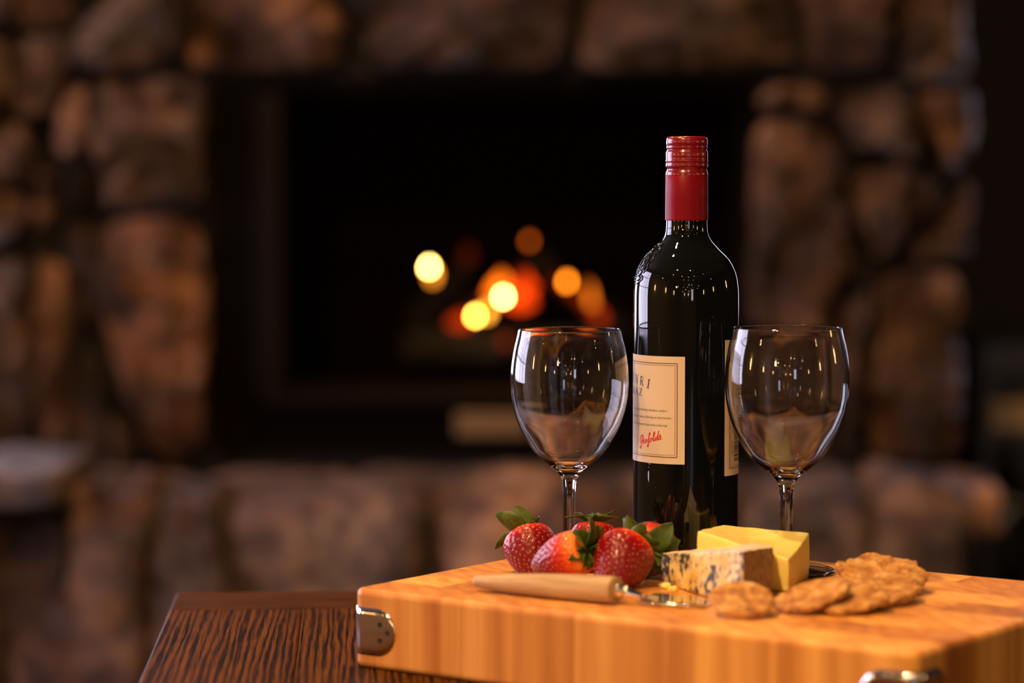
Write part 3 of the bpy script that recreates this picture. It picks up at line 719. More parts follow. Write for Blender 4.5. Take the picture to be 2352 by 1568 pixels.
# condensed serif capitals, drawn as thick and thin strokes in a 1 x 1 box
GL = {
 'S': [([(.82,.80),(.6,.98),(.3,.95),(.18,.76),(.35,.58),(.65,.42),(.82,.24),(.68,.04),(.38,.02),(.15,.2)], 1), ([(.82,.98),(.82,.76)], .4), ([(.15,.02),(.15,.24)], .4)],
 'T': [([(.5,0),(.5,1)], 1), ([(.02,.98),(.98,.98)], .45), ([(.02,1),(.02,.8)], .4), ([(.98,1),(.98,.8)], .4), ([(.3,.01),(.7,.01)], .4)],
 'H': [([(.15,0),(.15,1)], 1), ([(.85,0),(.85,1)], 1), ([(.15,.5),(.85,.5)], .4), ([(0,.01),(.32,.01)], .35), ([(0,.99),(.32,.99)], .35), ([(.68,.01),(1,.01)], .35), ([(.68,.99),(1,.99)], .35)],
 'E': [([(.2,0),(.2,1)], 1), ([(.02,.98),(.85,.98)], .45), ([(.02,.02),(.9,.02)], .45), ([(.2,.52),(.68,.52)], .4), ([(.85,1),(.85,.78)], .4), ([(.9,0),(.9,.24)], .4), ([(.68,.62),(.68,.42)], .35)],
 'N': [([(.12,0),(.12,1)], .45), ([(.12,1),(.86,0)], 1), ([(.86,0),(.86,1)], .45), ([(-.04,.01),(.28,.01)], .35), ([(-.04,.99),(.14,.99)], .35), ([(.7,.99),(1.02,.99)], .35)],
 'R': [([(.18,0),(.18,1)], 1), ([(.02,.98),(.5,.98),(.78,.88),(.82,.72),(.72,.56),(.45,.5),(.18,.5)], .55), ([(.48,.5),(.92,.02),(1.02,.02)], 1), ([(.02,.01),(.36,.01)], .35)],
 'I': [([(.5,0),(.5,1)], 1), ([(.2,.01),(.8,.01)], .35), ([(.2,.99),(.8,.99)], .35)],
 'A': [([(.08,0),(.5,1)], .45), ([(.5,1),(.92,0)], 1), ([(.25,.34),(.76,.34)], .4), ([(-.06,.01),(.22,.01)], .35), ([(.76,.01),(1.06,.01)], .35)],
 'Z': [([(.1,.98),(.88,.98)], .45), ([(.88,.98),(.1,.02)], 1), ([(.1,.02),(.92,.02)], .45), ([(.1,1),(.1,.78)], .4), ([(.92,0),(.92,.24)], .4)],
}
def capital(ch, azc, zc, w, h, rot=0.0, st=0.75):
    for pts, k in GL[ch]:
        q = []
        for x, y in pts:
            dx, dy = (x-.5)*w, (y-.5)*h; c, s = math.cos(rot), math.sin(rot)
            q.append((azc*RB*1000*PI/180+dx*c-dy*s, zc+(dx*s+dy*c)/1000))
        ribbon('ink', q, st*k)
LC = -88.0
def arch(az, pyc, k):   # row of the letter centre with the bottle's own curvature taken out
    return P(1575, pyc+k*(az-LC)**2, YB).z
for ch, az in zip('STHENRI', (-128.5, -117, -94.5, -82.5, -70.5, -59, -47.8)):
    rot = -math.radians(0.9*(az-LC)*0.33)
    capital(ch, az, arch(az, 864.6, .0062), 4.2, 6.2, rot, .95)
for ch, az in zip('SHIRAZ', (-108.5, -98.5, -90, -82, -71.5, -61.3)):
    capital(ch, az, arch(az, 893.8, .0012), 4.0, 5.0, 0.0, .9)
def stroke(key, pts, w, sub=5): ribbon(key, catmull(pts, sub), w)
# red signature: baseline climbs to the right
def sig(pts, w=0.62):
    s0 = -62.0*RB*1000*PI/180; z0 = P(1575, 1022-5.5, YB).z
    out = []
    for x, y in pts: out.append((s0+x, z0+(y+0.262*x)/1000))
    stroke('red', out, w)
sig([(.3,-1.9),(1.0,-1.2),(.2,-.6),(-.2,-1.6),(.9,-2.0),(1.9,0),(2.3,4.2),(2.7,6.9)], .8)
sig([(2.0,1.2),(.3,2.4),(.2,4.9),(2.0,6.6),(3.9,5.9),(4.1,4.0),(3.0,2.7),(2.1,2.9)], .75)
sig([(3.3,1.5),(4.6,2.3),(4.7,3.0),(3.9,3.0),(3.5,1.6),(4.2,.6),(5.3,.9),(6.1,2.3),(6.2,2.9)])
sig([(6.2,2.9),(6.0,.6),(6.6,2.4),(7.5,2.9),(7.6,.8),(8.3,1.0),(8.9,2.2)])
sig([(8.9,2.2),(10.2,4.9),(10.9,6.4),(10.2,6.8),(9.7,4.0),(9.3,-1.0),(8.9,-2.6),(8.3,-2.2),(9.0,-.6),(10.6,1.0)], .7)
sig([(11.8,2.7),(10.9,2.5),(10.7,1.2),(11.5,.5),(12.3,1.4),(12.2,2.4),(11.8,2.7),(13.2,2.1)])
sig([(13.0,1.6),(14.6,4.6),(14.9,6.3),(14.3,6.2),(13.7,3.4),(13.6,1.0),(14.3,.5),(15.1,1.3)], .7)
sig([(16.6,2.5),(15.7,2.5),(15.3,1.2),(15.9,.4),(16.8,1.8),(18.3,6.6),(17.3,2.4),(17.3,.6),(18.1,.9)], .7)
sig([(18.1,.9),(19.2,3.6),(19.4,3.2),(19.9,1.4),(19.4,.3),(18.6,.7)], .7)
sig([(20.8,.2),(21.2,.25)], .8)
def bfont(key, text, size, place, shear=0.0, align='RIGHT', xs=1.0):
    c = bpy.data.curves.new('t', 'FONT'); c.body = text; c.size = size; c.shear = shear; c.align_x = align; c.resolution_u = 2; c.space_character = 1.12
    o = bpy.data.objects.new('t', c); COL.objects.link(o); dg = bpy.context.evaluated_depsgraph_get(); me = bpy.data.meshes.new_from_object(o.evaluated_get(dg))
    V, F = INKV.setdefault(key, ([], [])); b = len(V)
    for v in me.vertices: V.append(place(v.co.x*xs, v.co.y))
    for p in me.polygons: F.append(tuple(b+i for i in p.vertices))
    bpy.data.objects.remove(o); bpy.data.curves.remove(c); bpy.data.meshes.remove(me)
def fl(azr, py):
    z = zc_at(py, azr); s0 = azr*RB*1000*PI/180
    return lambda x, y: cyl(mm2deg(s0+x), z+y/1000, .00034)
bfont('ink', 'aged in the Penfolds Auldana cellars', 2.35, fl(-24.4, 946), .35, xs=.92)
bfont('ink', 'an elegant wine, offering an impressive', 2.35, fl(-19.6, 962.6), .35, xs=.92)
bfont('ink', 'body and proved long term cellaring.', 2.35, fl(-23.5, 979.6), .35, xs=.92)
bfont('ink', '2 0 1 3', 2.0, fl(-72.5, 1003), 0, xs=.9)
# bar code, digits read downwards
def bl(az, py):
    z = zc_at(py, az); s0 = az*RB*1000*PI/180
    return lambda x, y: cyl(mm2deg(s0+y), z-x/1000, .00034)
bfont('bar', '9', 3.3, bl(55.6, 955), 0, 'LEFT')
bfont('bar', '310297', 3.3, bl(55.6, 965.5), 0, 'LEFT', .88)
bfont('bar', '013227', 3.3, bl(55.6, 1012), 0, 'LEFT', .92)
rb_ = random.Random(4); z = zc_at(962, 60); zend = zc_at(1058.5, 60)
while z > zend:
    w = rb_.choice((.33, .33, .66, .99)); g_ = rb_.choice((.33, .33, .66, .66, .99))
    line('bar', 61.5, z-w/2000, 104, z-w/2000, w, 24); z -= (w+g_)/1000
for j in range(9):
    zz = zc_at(838+j*10.5, 75); a = 66
    while a < 112:
        L = rb_.uniform(1.5, 5); line('bar', a, zz, min(a+L, 113), zz, .55, 4); a += L+1.2
for key, (m, nm, par) in {'brown': (M_BROWNINK, 'border_print', lab), 'brown2': (M_BROWNINK, 'border_print', labb), 'ink': (M_INK, 'text_print', lab), 'red': (M_REDINK, 'signature_print', lab), 'bar': (M_INK, 'bar_code_print', labb)}.items():
    V, F = INKV[key]; o = mesh_obj(nm, V, F, m, None, smooth=False); o.parent = par; bpy.context.view_layer.update(); o.matrix_parent_inverse = par.matrix_world.inverted()
# embossed crest on the left shoulder
def shoulder_r(z):
    pr = sorted([(zb(y), r*SB) for y, r in bprof]); 
    for (z0, r0), (z1, r1) in zip(pr, pr[1:]):
        if z0 <= z <= z1: return r0+(r1-r0)*(z-z0)/(z1-z0)
    return RB
cv = bpy.data.curves.new('c', 'CURVE'); cv.dimensions = '3D'; cv.bevel_depth = 0.00055; cv.bevel_resolution = 2
def cres(pts):
    sp = cv.splines.new('POLY'); q = catmull(pts, 5); sp.points.add(len(q)-1)
    for i, (s, t) in enumerate(q):
        py = 605-t*3.25; zz = zb(py); r = shoulder_r(zz)+.0001; a = math.radians(-79)+s/1000/r*1.0
        sp.points[i].co = (BX+r*math.sin(a), YB-r*math.cos(a), zz, 1)
cres([(9*math.cos(k*PI/10), 8.5*math.sin(k*PI/10)) for k in range(21)])
cres([(-9,-8),(-6,-10.5),(0,-11.5),(6,-10.5),(9,-8),(10,-10.5),(5,-13),(0,-13.8),(-5,-13),(-10,-10.5),(-9,-8)])
for sx_ in (1, -1):
    cres([(sx_*9.5,-6),(sx_*12.5,-3),(sx_*11,0),(sx_*13,3),(sx_*11,6),(sx_*12,9),(sx_*8,11),(sx_*5,10)])
    cres([(sx_*2,6),(sx_*6,4),(sx_*5,0),(sx_*2,-1),(sx_*3,-4),(sx_*6,-5),(sx_*4,-7)])
    cres([(sx_*1,2),(sx_*3.4,3),(sx_*2.6,-2.5),(sx_*.8,-4.5),(0,-7)])
    cres([(sx_*2,9),(sx_*4,12.5),(sx_*7,12),(sx_*6,14.5),(sx_*2,13.5),(0,15.5)])
    cres([(sx_*10,-5),(sx_*8.2,-2.5),(sx_*7.5,2.5),(sx_*8,5)])
o = bpy.data.objects.new('c', cv); COL.objects.link(o); me = bpy.data.meshes.new_from_object(o.evaluated_get(bpy.context.evaluated_depsgraph_get())); bpy.data.objects.remove(o)
for p in me.polygons: p.use_smooth = True
me.materials.clear(); me.materials.append(M_BOTTLE); o = bpy.data.objects.new('embossed_crest', me); link(o, bottle); o.matrix_parent_inverse = bottle.matrix_world.inverted(); o['label'] = 'raised glass crest on the left shoulder'

# ------------------------------------------------------------------ wine glasses
YG = 1.855
gx = P(1807, 1000, YG).x; SG = YG/FPX
zg = lambda py: P(1807, py, YG).z
outer = [(752,125),(770,128.5),(799,135.5),(838,141.5),(868,143.2),(890,143),(918,140.3),(957,132),(996,117),(1030,97.5),(1056,77),(1075,55),(1088,38),(1100,26),(1115,18.5),(1135,15.8),(1165,14.9),(1220,14.9),(1262,16.2),(1282,20),(1295,30)]
foot = [(.055*.0+1303,48),(1308.5,75),(1312.5,98)]
inner = [(1082,0),(1081,12),(1078,28),(1069,48),(1050,73),(1024,93.5),(991,114),(954,129.3),(918,137.2),(890,139.6),(868,139.8),(838,138.2),(799,132.5),(770,125.8),(753.5,122.3)]
po = catmull([(r*SG, zg(y)) for y, r in outer+foot], 5)
fz = TOP
pf = [(110*SG, fz+.0030), (113*SG, fz+.0022), (113.2*SG, fz+.0012), (112*SG, fz+.0004), (108*SG, fz+.0003), (80*SG, fz+.0012), (40*SG, fz+.002), (0, fz+.0022)]
pi_ = catmull([(r*SG, zg(y)) for y, r in inner], 5)
prof = pi_+[(122.8*SG, zg(751.7)), (124.2*SG, zg(751.2))]+po+pf
prof = [(max(0, r), max(z, fz+.0003)) for r, z in prof]
GM, GF = lathe_data([(r, z-TOP) for r, z in prof], 144)
def wine_glass(x, y, s, label):
    me = bpy.data.meshes.get('wine_glass_mesh')
    if me is None:
        me = bpy.data.meshes.new('wine_glass_mesh'); me.from_pydata(GM, [], GF)
        b = bmesh.new(); b.from_mesh(me); bmesh.ops.recalc_face_normals(b, faces=b.faces[:]); b.to_mesh(me); b.free()
        for p in me.polygons: p.use_smooth = True
        me.materials.append(M_GLASS)
    o = bpy.data.objects.new('wine_glass', me); link(o); o.location = (x, y, TOP); o.scale = (s, s, s)
    return tag(o, label, 'glass', 'empty wine glasses')
wine_glass(gx, YG, 1.0, 'empty wine glass right of the bottle, overlapping its back label')
YG2 = 1.90
wine_glass(P(1307.5, 1000, YG2).x, YG2, 0.9775, 'empty wine glass left of the bottle, behind the strawberries')

# ------------------------------------------------------------------ strawberries
def berry_mat(lo=0.009, hi=0.024):
    m = mat('strawberry_skin', (0.5,0.01,0.01), 0.32, Coat_Weight=0.16, Coat_Roughness=0.08, Specular_IOR_Level=0.38, Subsurface_Weight=0.12, Subsurface_Scale=0.004, Subsurface_Radius=(1.0,0.25,0.1))
    t = NT(m); tc = t.n('ShaderNodeTexCoord'); sep = t.n('ShaderNodeSeparateXYZ'); t.l(tc.outputs['Object'], sep.inputs[0])
    nz = t.noise(t.coords(rand=4.0), 45, 2, 0.5); ma = t.n('ShaderNodeMath', operation='MULTIPLY_ADD', inp={1: 0.006}); t.l(nz, ma.inputs[0]); t.l(sep.outputs['Z'], ma.inputs[2])
    mr = t.n('ShaderNodeMapRange', inp={'From Min': lo, 'From Max': hi}); t.l(ma.outputs[0], mr.inputs[0])
    r = t.ramp([(0.0, (0.165,0.001,0.007)), (0.35, (0.25,0.003,0.005)), (0.68, (0.55,0.028,0.005)), (0.86, (0.78,0.12,0.010)), (1.0, (0.85,0.24,0.035))]); t.l(mr.outputs[0], r.inputs[0]); t.l(r.outputs[0], t.b.inputs['Base Color'])
    return m
M_BERRY = berry_mat(); M_BERRY2 = berry_mat(-0.006, 0.021)
M_SEED = mat('strawberry_seed', (0.75,0.30,0.06), 0.35)
def leaf_mat():
    m = mat('strawberry_leaf', (0.1,0.2,0.03), 0.5, Specular_IOR_Level=0.35, Subsurface_Weight=0.1, Subsurface_Scale=0.002); t = NT(m)
    n = t.noise(t.coords(rand=5.0), 160, 4, 0.6); r = t.ramp([(0.25, (0.022,0.060,0.008)), (0.5, (0.055,0.11,0.012)), (0.8, (0.13,0.18,0.022))]); t.l(n, r.inputs[0])
    oi = t.n('ShaderNodeObjectInfo'); rr = t.ramp([(0, (0.7,0.8,0.9)), (1, (1.25,1.1,.9))]); t.l(oi.outputs['Random'], rr.inputs[0])
    t.l(t.mix(1.0, r.outputs[0], rr.outputs[0], 'MULTIPLY'), t.b.inputs['Base Color']); t.bump(n, .3, .0006); return m
M_LEAF = leaf_mat()
M_STEM = mat('dry_stem_end', (0.5,0.32,0.12), 0.7)
BP = [(0,.30,-.02),(0.01,.55,0),(.05,.80,0),(.12,.93,0),(.24,1.0,0),(.38,.985,0),(.52,.90,0),(.66,.76,0),(.8,.56,0),(.9,.38,0),(.96,.23,0),(1.0,.0,0)]
def bprofile(t):
    for (a, ra, _), (b, rb, _) in zip(BP, BP[1:]):
        if a <= t <= b: return ra+(rb-ra)*(t-a)/(b-a)
    return 0
def strawberry(loc, axis, L, R, label, sepals, seed, squash=1.0):
    rnd = random.Random(seed)
    q = Vector(axis).to_track_quat('Z', 'Y')
    root = empty('strawberry', loc, label, 'strawberry', 'strawberries on the board'); root.rotation_mode = 'QUATERNION'; root.rotation_quaternion = q
    bpy.context.view_layer.update()
    prof = catmull([(b, a) for a, b, _ in BP], 5)          # smooth profile
    prof = [(max(r, 0), t) for r, t in prof]
    def surf(t, ph):
        r = 0
        for (r0, t0), (r1, t1) in zip(prof, prof[1:]):
            if t0 <= t <= t1: r = r0+(r1-r0)*(t-t0)/max(t1-t0, 1e-9); break
        lump = 1+.05*noise.noise(Vector((math.cos(ph)*1.2+seed, math.sin(ph)*1.2, t*2.2)))
        z = L*(.5-t) - (0.0016*(1-t/.03) if t < .03 else 0)
        return Vector((R*r*lump*math.cos(ph), R*squash*r*lump*math.sin(ph), z))
    seeds = []
    ns = 250
    for k in range(ns):
        t = .07+.88*((k+.5)/ns)**1.0; seeds.append((t, (k*2.39996+rnd.uniform(-.12,.12)) % (2*PI)))
    sp = [surf(t, ph) for t, ph in seeds]
    nt, nph = 96, 136; vs, fs = [], []
    ts = [0.5-0.5*math.cos(PI*(i/nt)) for i in range(nt+1)]
    ts = [.55*a+.45*(i/nt) for i, a in enumerate(ts)]
    grid = {}
    cell = .003
    for s in sp: grid.setdefault((int(s.x//cell), int(s.y//cell), int(s.z//cell)), []).append(s)
    for i, t in enumerate(ts):
        for j in range(nph):
            p = surf(t, 2*PI*j/nph); c = (int(p.x//cell), int(p.y//cell), int(p.z//cell)); best = 1
            for a in (-1,0,1):
                for b in (-1,0,1):
                    for d in (-1,0,1):
                        for s in grid.get((c[0]+a, c[1]+b, c[2]+d), ()): best = min(best, (s-p).length)
            dn = Vector((p.x, p.y, 0)); dn = dn.normalized() if dn.length > 1e-6 else Vector((0,0,-1))
            p = p-dn*(0.00085*math.exp(-(best/.00095)**2)) if t < .97 else p
            vs.append(p)
    for i in range(nt):
        for j in range(nph): k = i*nph+j; k2 = i*nph+(j+1) % nph; fs.append((k, k2, k2+nph, k+nph))
    fs.append(tuple(range(nph)))
    o = mesh_obj('flesh', vs, fs, M_BERRY2 if seed == 3 else M_BERRY, root, world=False); fix_normals(o)
    V, F = [], []
    for (t, ph), s in zip(seeds, sp):
        s2 = surf(min(t+.01, 1), ph); tt = (s2-s).normalized(); out = Vector((math.cos(ph), math.sin(ph), 0)); nn = (out-tt*out.dot(tt)).normalized(); bb = nn.cross(tt)
        b = len(V); c = s-nn*.00045
        for d in (tt*.00075, bb*.00042, -tt*.0006, -bb*.00042): V.append(c+d)
        V.append(c+nn*.00048); V.append(c-nn*.0003)
        for i in range(4): F.append((b+i, b+(i+1) % 4, b+4)); F.append((b+(i+1) % 4, b+i, b+5))
    sd = mesh_obj('seeds', V, F, M_SEED, root, world=False); sd['kind'] = 'stuff'
    # calyx
    zc = L*.5
    vs, fs = lathe_data([(0, zc+.0012), (.003, zc+.0009), (.0042, zc+.0001), (.0035, zc-.0016), (0, zc-.002)], 14)
    cal = mesh_obj('calyx', vs, fs, M_LEAF, root, world=False)
    bm = bmesh.new(); tube(bm, (0,0,zc), (.0008,.0006,zc+.008), .0013, .001, 8, 4); st = bm_obj('stem', bm, M_LEAF, cal, True, world=False)
    for (ph, lift, ln, wd, curl) in sepals:
        a = math.radians(ph); rd = Vector((math.cos(a), math.sin(a), 0)); sd_ = Vector((-math.sin(a), math.cos(a), 0)); V, F = [], []
        nu, nv = 12, 6; pos = rd*.002+Vector((0,0,zc+.0006)); an = math.radians(lift); pts = []
        for i in range(nu+1):
            t = i/nu; pts.append((pos.copy(), an)); pos = pos+(rd*math.cos(an)+Vector((0,0,math.sin(an))))*(ln/nu); an += math.radians(curl)/nu
        ph0 = rnd.uniform(0, 6)
        for i, (p, an_) in enumerate(pts):
            t = i/nu; w = wd/2*(math.sin(PI*t**.72)**.75 if 0 < t < 1 else (.22 if t == 0 else 0.03)); w *= 1+.05*math.sin(t*38+ph0)
            up = Vector((0,0,math.cos(an_)))-rd*math.sin(an_)
            for j in range(nv+1):
                v = j/nv*2-1; V.append(p+sd_*(w*v)+up*(w*(abs(v)**1.5)*.38+.0006*math.sin(7*t+ph0+2*v)))
        for i in range(nu):
            for j in range(nv): k = i*(nv+1)+j; F.append((k, k+1, k+nv+2, k+nv+1))
        lf = mesh_obj('sepal', V, F, M_LEAF, cal, world=False)
        md = lf.modifiers.new('solid', 'SOLIDIFY'); md.thickness = .00035
    return root
def sep(rnd_seed, n=8, lift=25, ln=.014, wd=.008, curl=-20, jit=18):
    r = random.Random(rnd_seed); return [(360*k/n+r.uniform(-9,9), lift+r.uniform(-jit,jit), ln*r.uniform(.85,1.15), wd*r.uniform(.85,1.15), curl+r.uniform(-20,20)) for k in range(n)]
def pb(px, py, Y): return P(px, py, Y)
strawberry(pb(1284,1284,1.803), (.80,-.42,.34), .043, .0162, 'strawberry lying at the front left, orange shoulder and leaves facing right', [(0,25,.017,.013,-50),(45,35,.018,.013,-20),(90,45,.020,.015,-40),(135,25,.018,.014,-50),(190,-15,.017,.008,-20),(240,-5,.014,.011,-40),(300,5,.016,.013,-30)], 3)
strawberry(pb(1226,1278,1.846), (-.25,.62,.70), .039, .0184, 'dark red strawberry at the far left, broad leaves standing up behind it', [(5,38,.023,.020,15),(60,62,.019,.017,10),(100,20,.012,.007,-60),(175,38,.017,.009,20),(215,35,.017,.012,10),(270,30,.018,.014,0),(325,5,.022,.012,-25)], 11)
strawberry(pb(1420,1300,1.787), (.42,.62,.55), .044, .0195, 'large red strawberry at the front right, tip pointing to the knife handle', sep(8,8,18,.020,.012,20,22), 5)
strawberry(pb(1362,1262,1.862), (.05,.35,.85), .036, .0160, 'strawberry half hidden in leaves in the middle of the pile', [(20,15,.019,.010,-20),(80,22,.013,.009,-60),(150,10,.018,.011,-10),(200,40,.016,.009,0),(270,40,.017,.012,0),(330,35,.018,.011,-10)], 8)
strawberry(pb(1498,1257,1.842), (-.12,-.92,.02), .040, .0182, 'strawberry at the back right, against the foot of the bottle', [(20,10,.020,.014,-50),(52,20,.023,.016,-40),(128,25,.020,.012,-30),(170,20,.018,.012,-30),(215,20,.019,.012,-30),(262,15,.018,.012,-30),(315,15,.021,.014,-30)], 21)

# ------------------------------------------------------------------ cheese
def cheese_noise(o, amp, sc):
    pass
def hull_block(name, bot, zts, mats, parent, sub=5, amp=.0006, bev=.0012):
    """bot: plan corners in order (world xy); zts: height of the top above each corner. mats picks side materials"""
    n = len(bot); bm = bmesh.new()
    b = [bm.verts.new((x, y, TOP+.0003)) for x, y in bot]; t = [bm.verts.new((x, y, TOP+z)) for (x, y), z in zip(bot, zts)]
    bm.faces.new(list(reversed(b)))
    if n == 4: tf = bm.faces.new(t)
    sides = []
    for i in range(n): f = bm.faces.new((b[i], b[(i+1) % n], t[(i+1) % n], t[i])); f.material_index = mats[i]; sides.append(f)
    bmesh.ops.bevel(bm, geom=bm.edges[:], offset=bev, segments=2, profile=.5, affect='EDGES')
    bmesh.ops.subdivide_edges(bm, edges=[e_ for e_ in bm.edges if e_.calc_length() > .006], cuts=14, use_grid_fill=True)
    for v in bm.verts:
        q = v.co*70; d = noise.noise(q)*amp*2+noise.noise(q*3.1)*amp+noise.noise(q*9)*amp*.5
        if v.co.z > TOP+.001: v.co += v.normal*d if v.normal.length > .5 else Vector((0,0,0))
    return bm
def blue_mat():
    m = mat('blue_cheese_paste', (0.75,0.6,0.35), 0.45, Subsurface_Weight=0.1, Subsurface_Scale=0.003); t = NT(m); v = t.coords()
    n1 = t.noise(v, 60, 3, .5, .5); r1 = t.ramp([(0.38, (0.70,0.46,0.09)), (0.62, (0.80,0.66,0.30))]); t.l(n1, r1.inputs[0])
    n2 = t.noise(v, 190, 4, .6, .35); n3 = t.noise(v, 45, 2, .5)
    ad = t.n('ShaderNodeMath', operation='MULTIPLY_ADD', inp={1: .55}); t.l(n3, ad.inputs[0]); t.l(n2, ad.inputs[2])
    r2 = t.ramp([(0.0, (0,0,0)), (0.80, (0,0,0)), (0.86, (1,1,1))]); t.l(ad.outputs[0], r2.inputs[0])
    r3 = t.ramp([(0.0, (0,0,0)), (0.72, (0,0,0)), (0.82, (.5,.5,.5))]); t.l(ad.outputs[0], r3.inputs[0])
    c = t.mix(r3.outputs[0], r1.outputs[0], (0.30,0.30,0.24)); c = t.mix(r2.outputs[0], c, (0.035,0.045,0.065)); t.l(c, t.b.inputs['Base Color'])
    t.bump(n2, .6, .0012); return m
def rind_mat():
    m = mat('cheese_rind', (0.4,0.27,0.12), 0.8); t = NT(m); v = t.coords(); n = t.noise(v, 220, 5, .65)
    r = t.ramp([(0.3, (0.20,0.11,0.035)), (0.55, (0.42,0.26,0.10)), (0.8, (0.62,0.46,0.26))]); t.l(n, r.inputs[0]); t.l(r.outputs[0], t.b.inputs['Base Color']); t.bump(n, .9, .0015); return m
def toprind_mat():
    m = mat('pale_top_rind', (0.75,0.6,0.45), 0.7); t = NT(m); v = t.coords(); n = t.noise(v, 150, 4, .6)
    r = t.ramp([(0.35, (0.62,0.42,0.24)), (0.6, (0.82,0.68,0.52))]); t.l(n, r.inputs[0]); t.l(r.outputs[0], t.b.inputs['Base Color']); t.bump(n, .6, .001); return m
M_BLUE, M_RIND, M_TRIND = blue_mat(), rind_mat(), toprind_mat()
M_CHED = mat('yellow_cheese', (0.86,0.62,0.155), 0.38, Subsurface_Weight=0.25, Subsurface_Scale=0.006, Subsurface_Radius=(1.0,.6,.2))
_c = NT(M_CHED); _v = _c.coords(); _n = _c.noise(_v, 90, 3, .5); _r = _c.ramp([(0.3, (0.84,0.68,0.15)), (0.7, (0.88,0.77,0.22))]); _c.l(_n, _r.inputs[0]); _c.l(_r.outputs[0], _c.b.inputs['Base Color']); _c.bump(_c.noise(_v, 400, 3, .5), .15, .0008)
T_, C_, D_, E_ = (.0989,1.803), (.1440,1.7030), (.1692,1.7680), (.1500,1.826)
ch = empty('blue_cheese', ((T_[0]+D_[0])/2, (T_[1]+C_[1])/2, TOP), 'wedge of blue veined cheese with brown rind in front of the yellow cheese', 'cheese')
bm = hull_block('paste', [T_, C_, D_, E_], [.0205, .0365, .0300, .0245], [0, 1, 0, 0], ch)
bm.normal_update()
rind = []
me = bpy.data.meshes.new('paste'); bmesh.ops.recalc_face_normals(bm, faces=bm.faces[:]); bm.normal_update()
def split_by(bm, pred):
    b2 = bm.copy(); bmesh.ops.delete(b2, geom=[f for f in b2.faces if not pred(f)], context='FACES'); return b2
cd = Vector((D_[0]-C_[0], D_[1]-C_[1])).normalized(); nr = Vector((cd.y, -cd.x, 0))
isr = lambda f: f.normal.dot(nr) > .75
ist = lambda f: f.normal.z > .6
for nm, pr, m in (('paste', lambda f: not isr(f) and not ist(f), M_BLUE), ('rind', isr, M_RIND), ('top_rind', lambda f: ist(f) and not isr(f), M_TRIND)):
    b2 = split_by(bm, pr); mm = bpy.data.meshes.new(nm)
    b2.to_mesh(mm); b2.free(); mm.materials.append(m)
    for p in mm.polygons: p.use_smooth = True
    o = bpy.data.objects.new(nm, mm); link(o, ch); bpy.context.view_layer.update(); o.matrix_parent_inverse = ch.matrix_world.inverted()
bm.free()
# yellow cheese: corners near, right, back, left
nr_, rt_, bk_, lf_ = (.1790,1.769), (.1998,1.836), (.1425,1.858), (.1222,1.800)
# bottom ring cut in so the near corner overhangs nothing
bm = bmesh.new(); NN = 16
def bil(a, b, c, d, u, v): return tuple((1-u)*(1-v)*w+u*(1-v)*x_+u*v*y_+(1-u)*v*z_ for w, x_, y_, z_ in zip(a, b, c, d))
top = {}
hts = (.0215, .0300, .0325, .0360)
for i in range(NN+1):
    for j in range(NN+1):
        u, v = i/NN, j/NN
        x, y, h = bil((*nr_, hts[0]), (*rt_, hts[1]), (*bk_, hts[2]), (*lf_, hts[3]), u, v)
        h += -.0028*math.sin(PI*u)*math.sin(PI*min(1, v+.12)) + .0006*noise.noise(Vector((x*90, y*90, 1)))
        top[i, j] = bm.verts.new((x, y, TOP+h))
for i in range(NN):
    for j in range(NN): bm.faces.new((top[i,j], top[i+1,j], top[i+1,j+1], top[i,j+1]))
ring = [(i, 0) for i in range(NN)]+[(NN, j) for j in range(NN)]+[(i, NN) for i in range(NN, 0, -1)]+[(0, j) for j in range(NN, 0, -1)]
prev = [top[k] for k in ring]
for lev in range(1, 9):
    t = lev/8; cur = []
    for k in ring:
        p = top[k].co; z = TOP+.0003+(p.z-TOP-.0003)*(1-t); cen = Vector((.161, 1.815))
        d = Vector((p.x, p.y))-cen; s = 1+.012*math.sin(PI*t)+.01*noise.noise(Vector((p.x*80, p.y*80, z*80)))
        cur.append(bm.verts.new((cen.x+d.x*s, cen.y+d.y*s, z)))
    for a in range(len(ring)): b_ = (a+1) % len(ring); bm.faces.new((prev[a], prev[b_], cur[b_], cur[a]))
    prev = cur
bm.faces.new(prev)
yc = bm_obj('yellow_cheese', bm, M_CHED, None, True)
md = yc.modifiers.new('bev', 'BEVEL'); md.width = .0012; md.segments = 3; md.limit_method = 'ANGLE'; md.angle_limit = math.radians(40)
tag(yc, 'block of smooth yellow cheese behind the blue cheese', 'cheese')
for i, (px, py, r, lab) in enumerate(((1531,1352,.0032,'yellow crumb of cheese at the left foot of the blue cheese'), (1546,1357,.0026,'small pale crumb beside the larger cheese crumb'), (1524,1346,.0022,'greenish crumb closest to the strawberry leaves'))):
    g = G(px, py, TOP); bm = bmesh.new(); bmesh.ops.create_icosphere(bm, subdivisions=3, radius=r)
    for v in bm.verts: v.co = Vector((v.co.x*1.2, v.co.y, max(v.co.z*.8, -r*.5)))*(1+.35*noise.noise(v.co*500+Vector((i*5,0,0)))); v.co += Vector((g.x, g.y, TOP+r*.5))
    tag(bm_obj('cheese_crumb', bm, M_BLUE if i == 2 else M_CHED, None, True), lab, 'crumb', 'cheese crumbs')

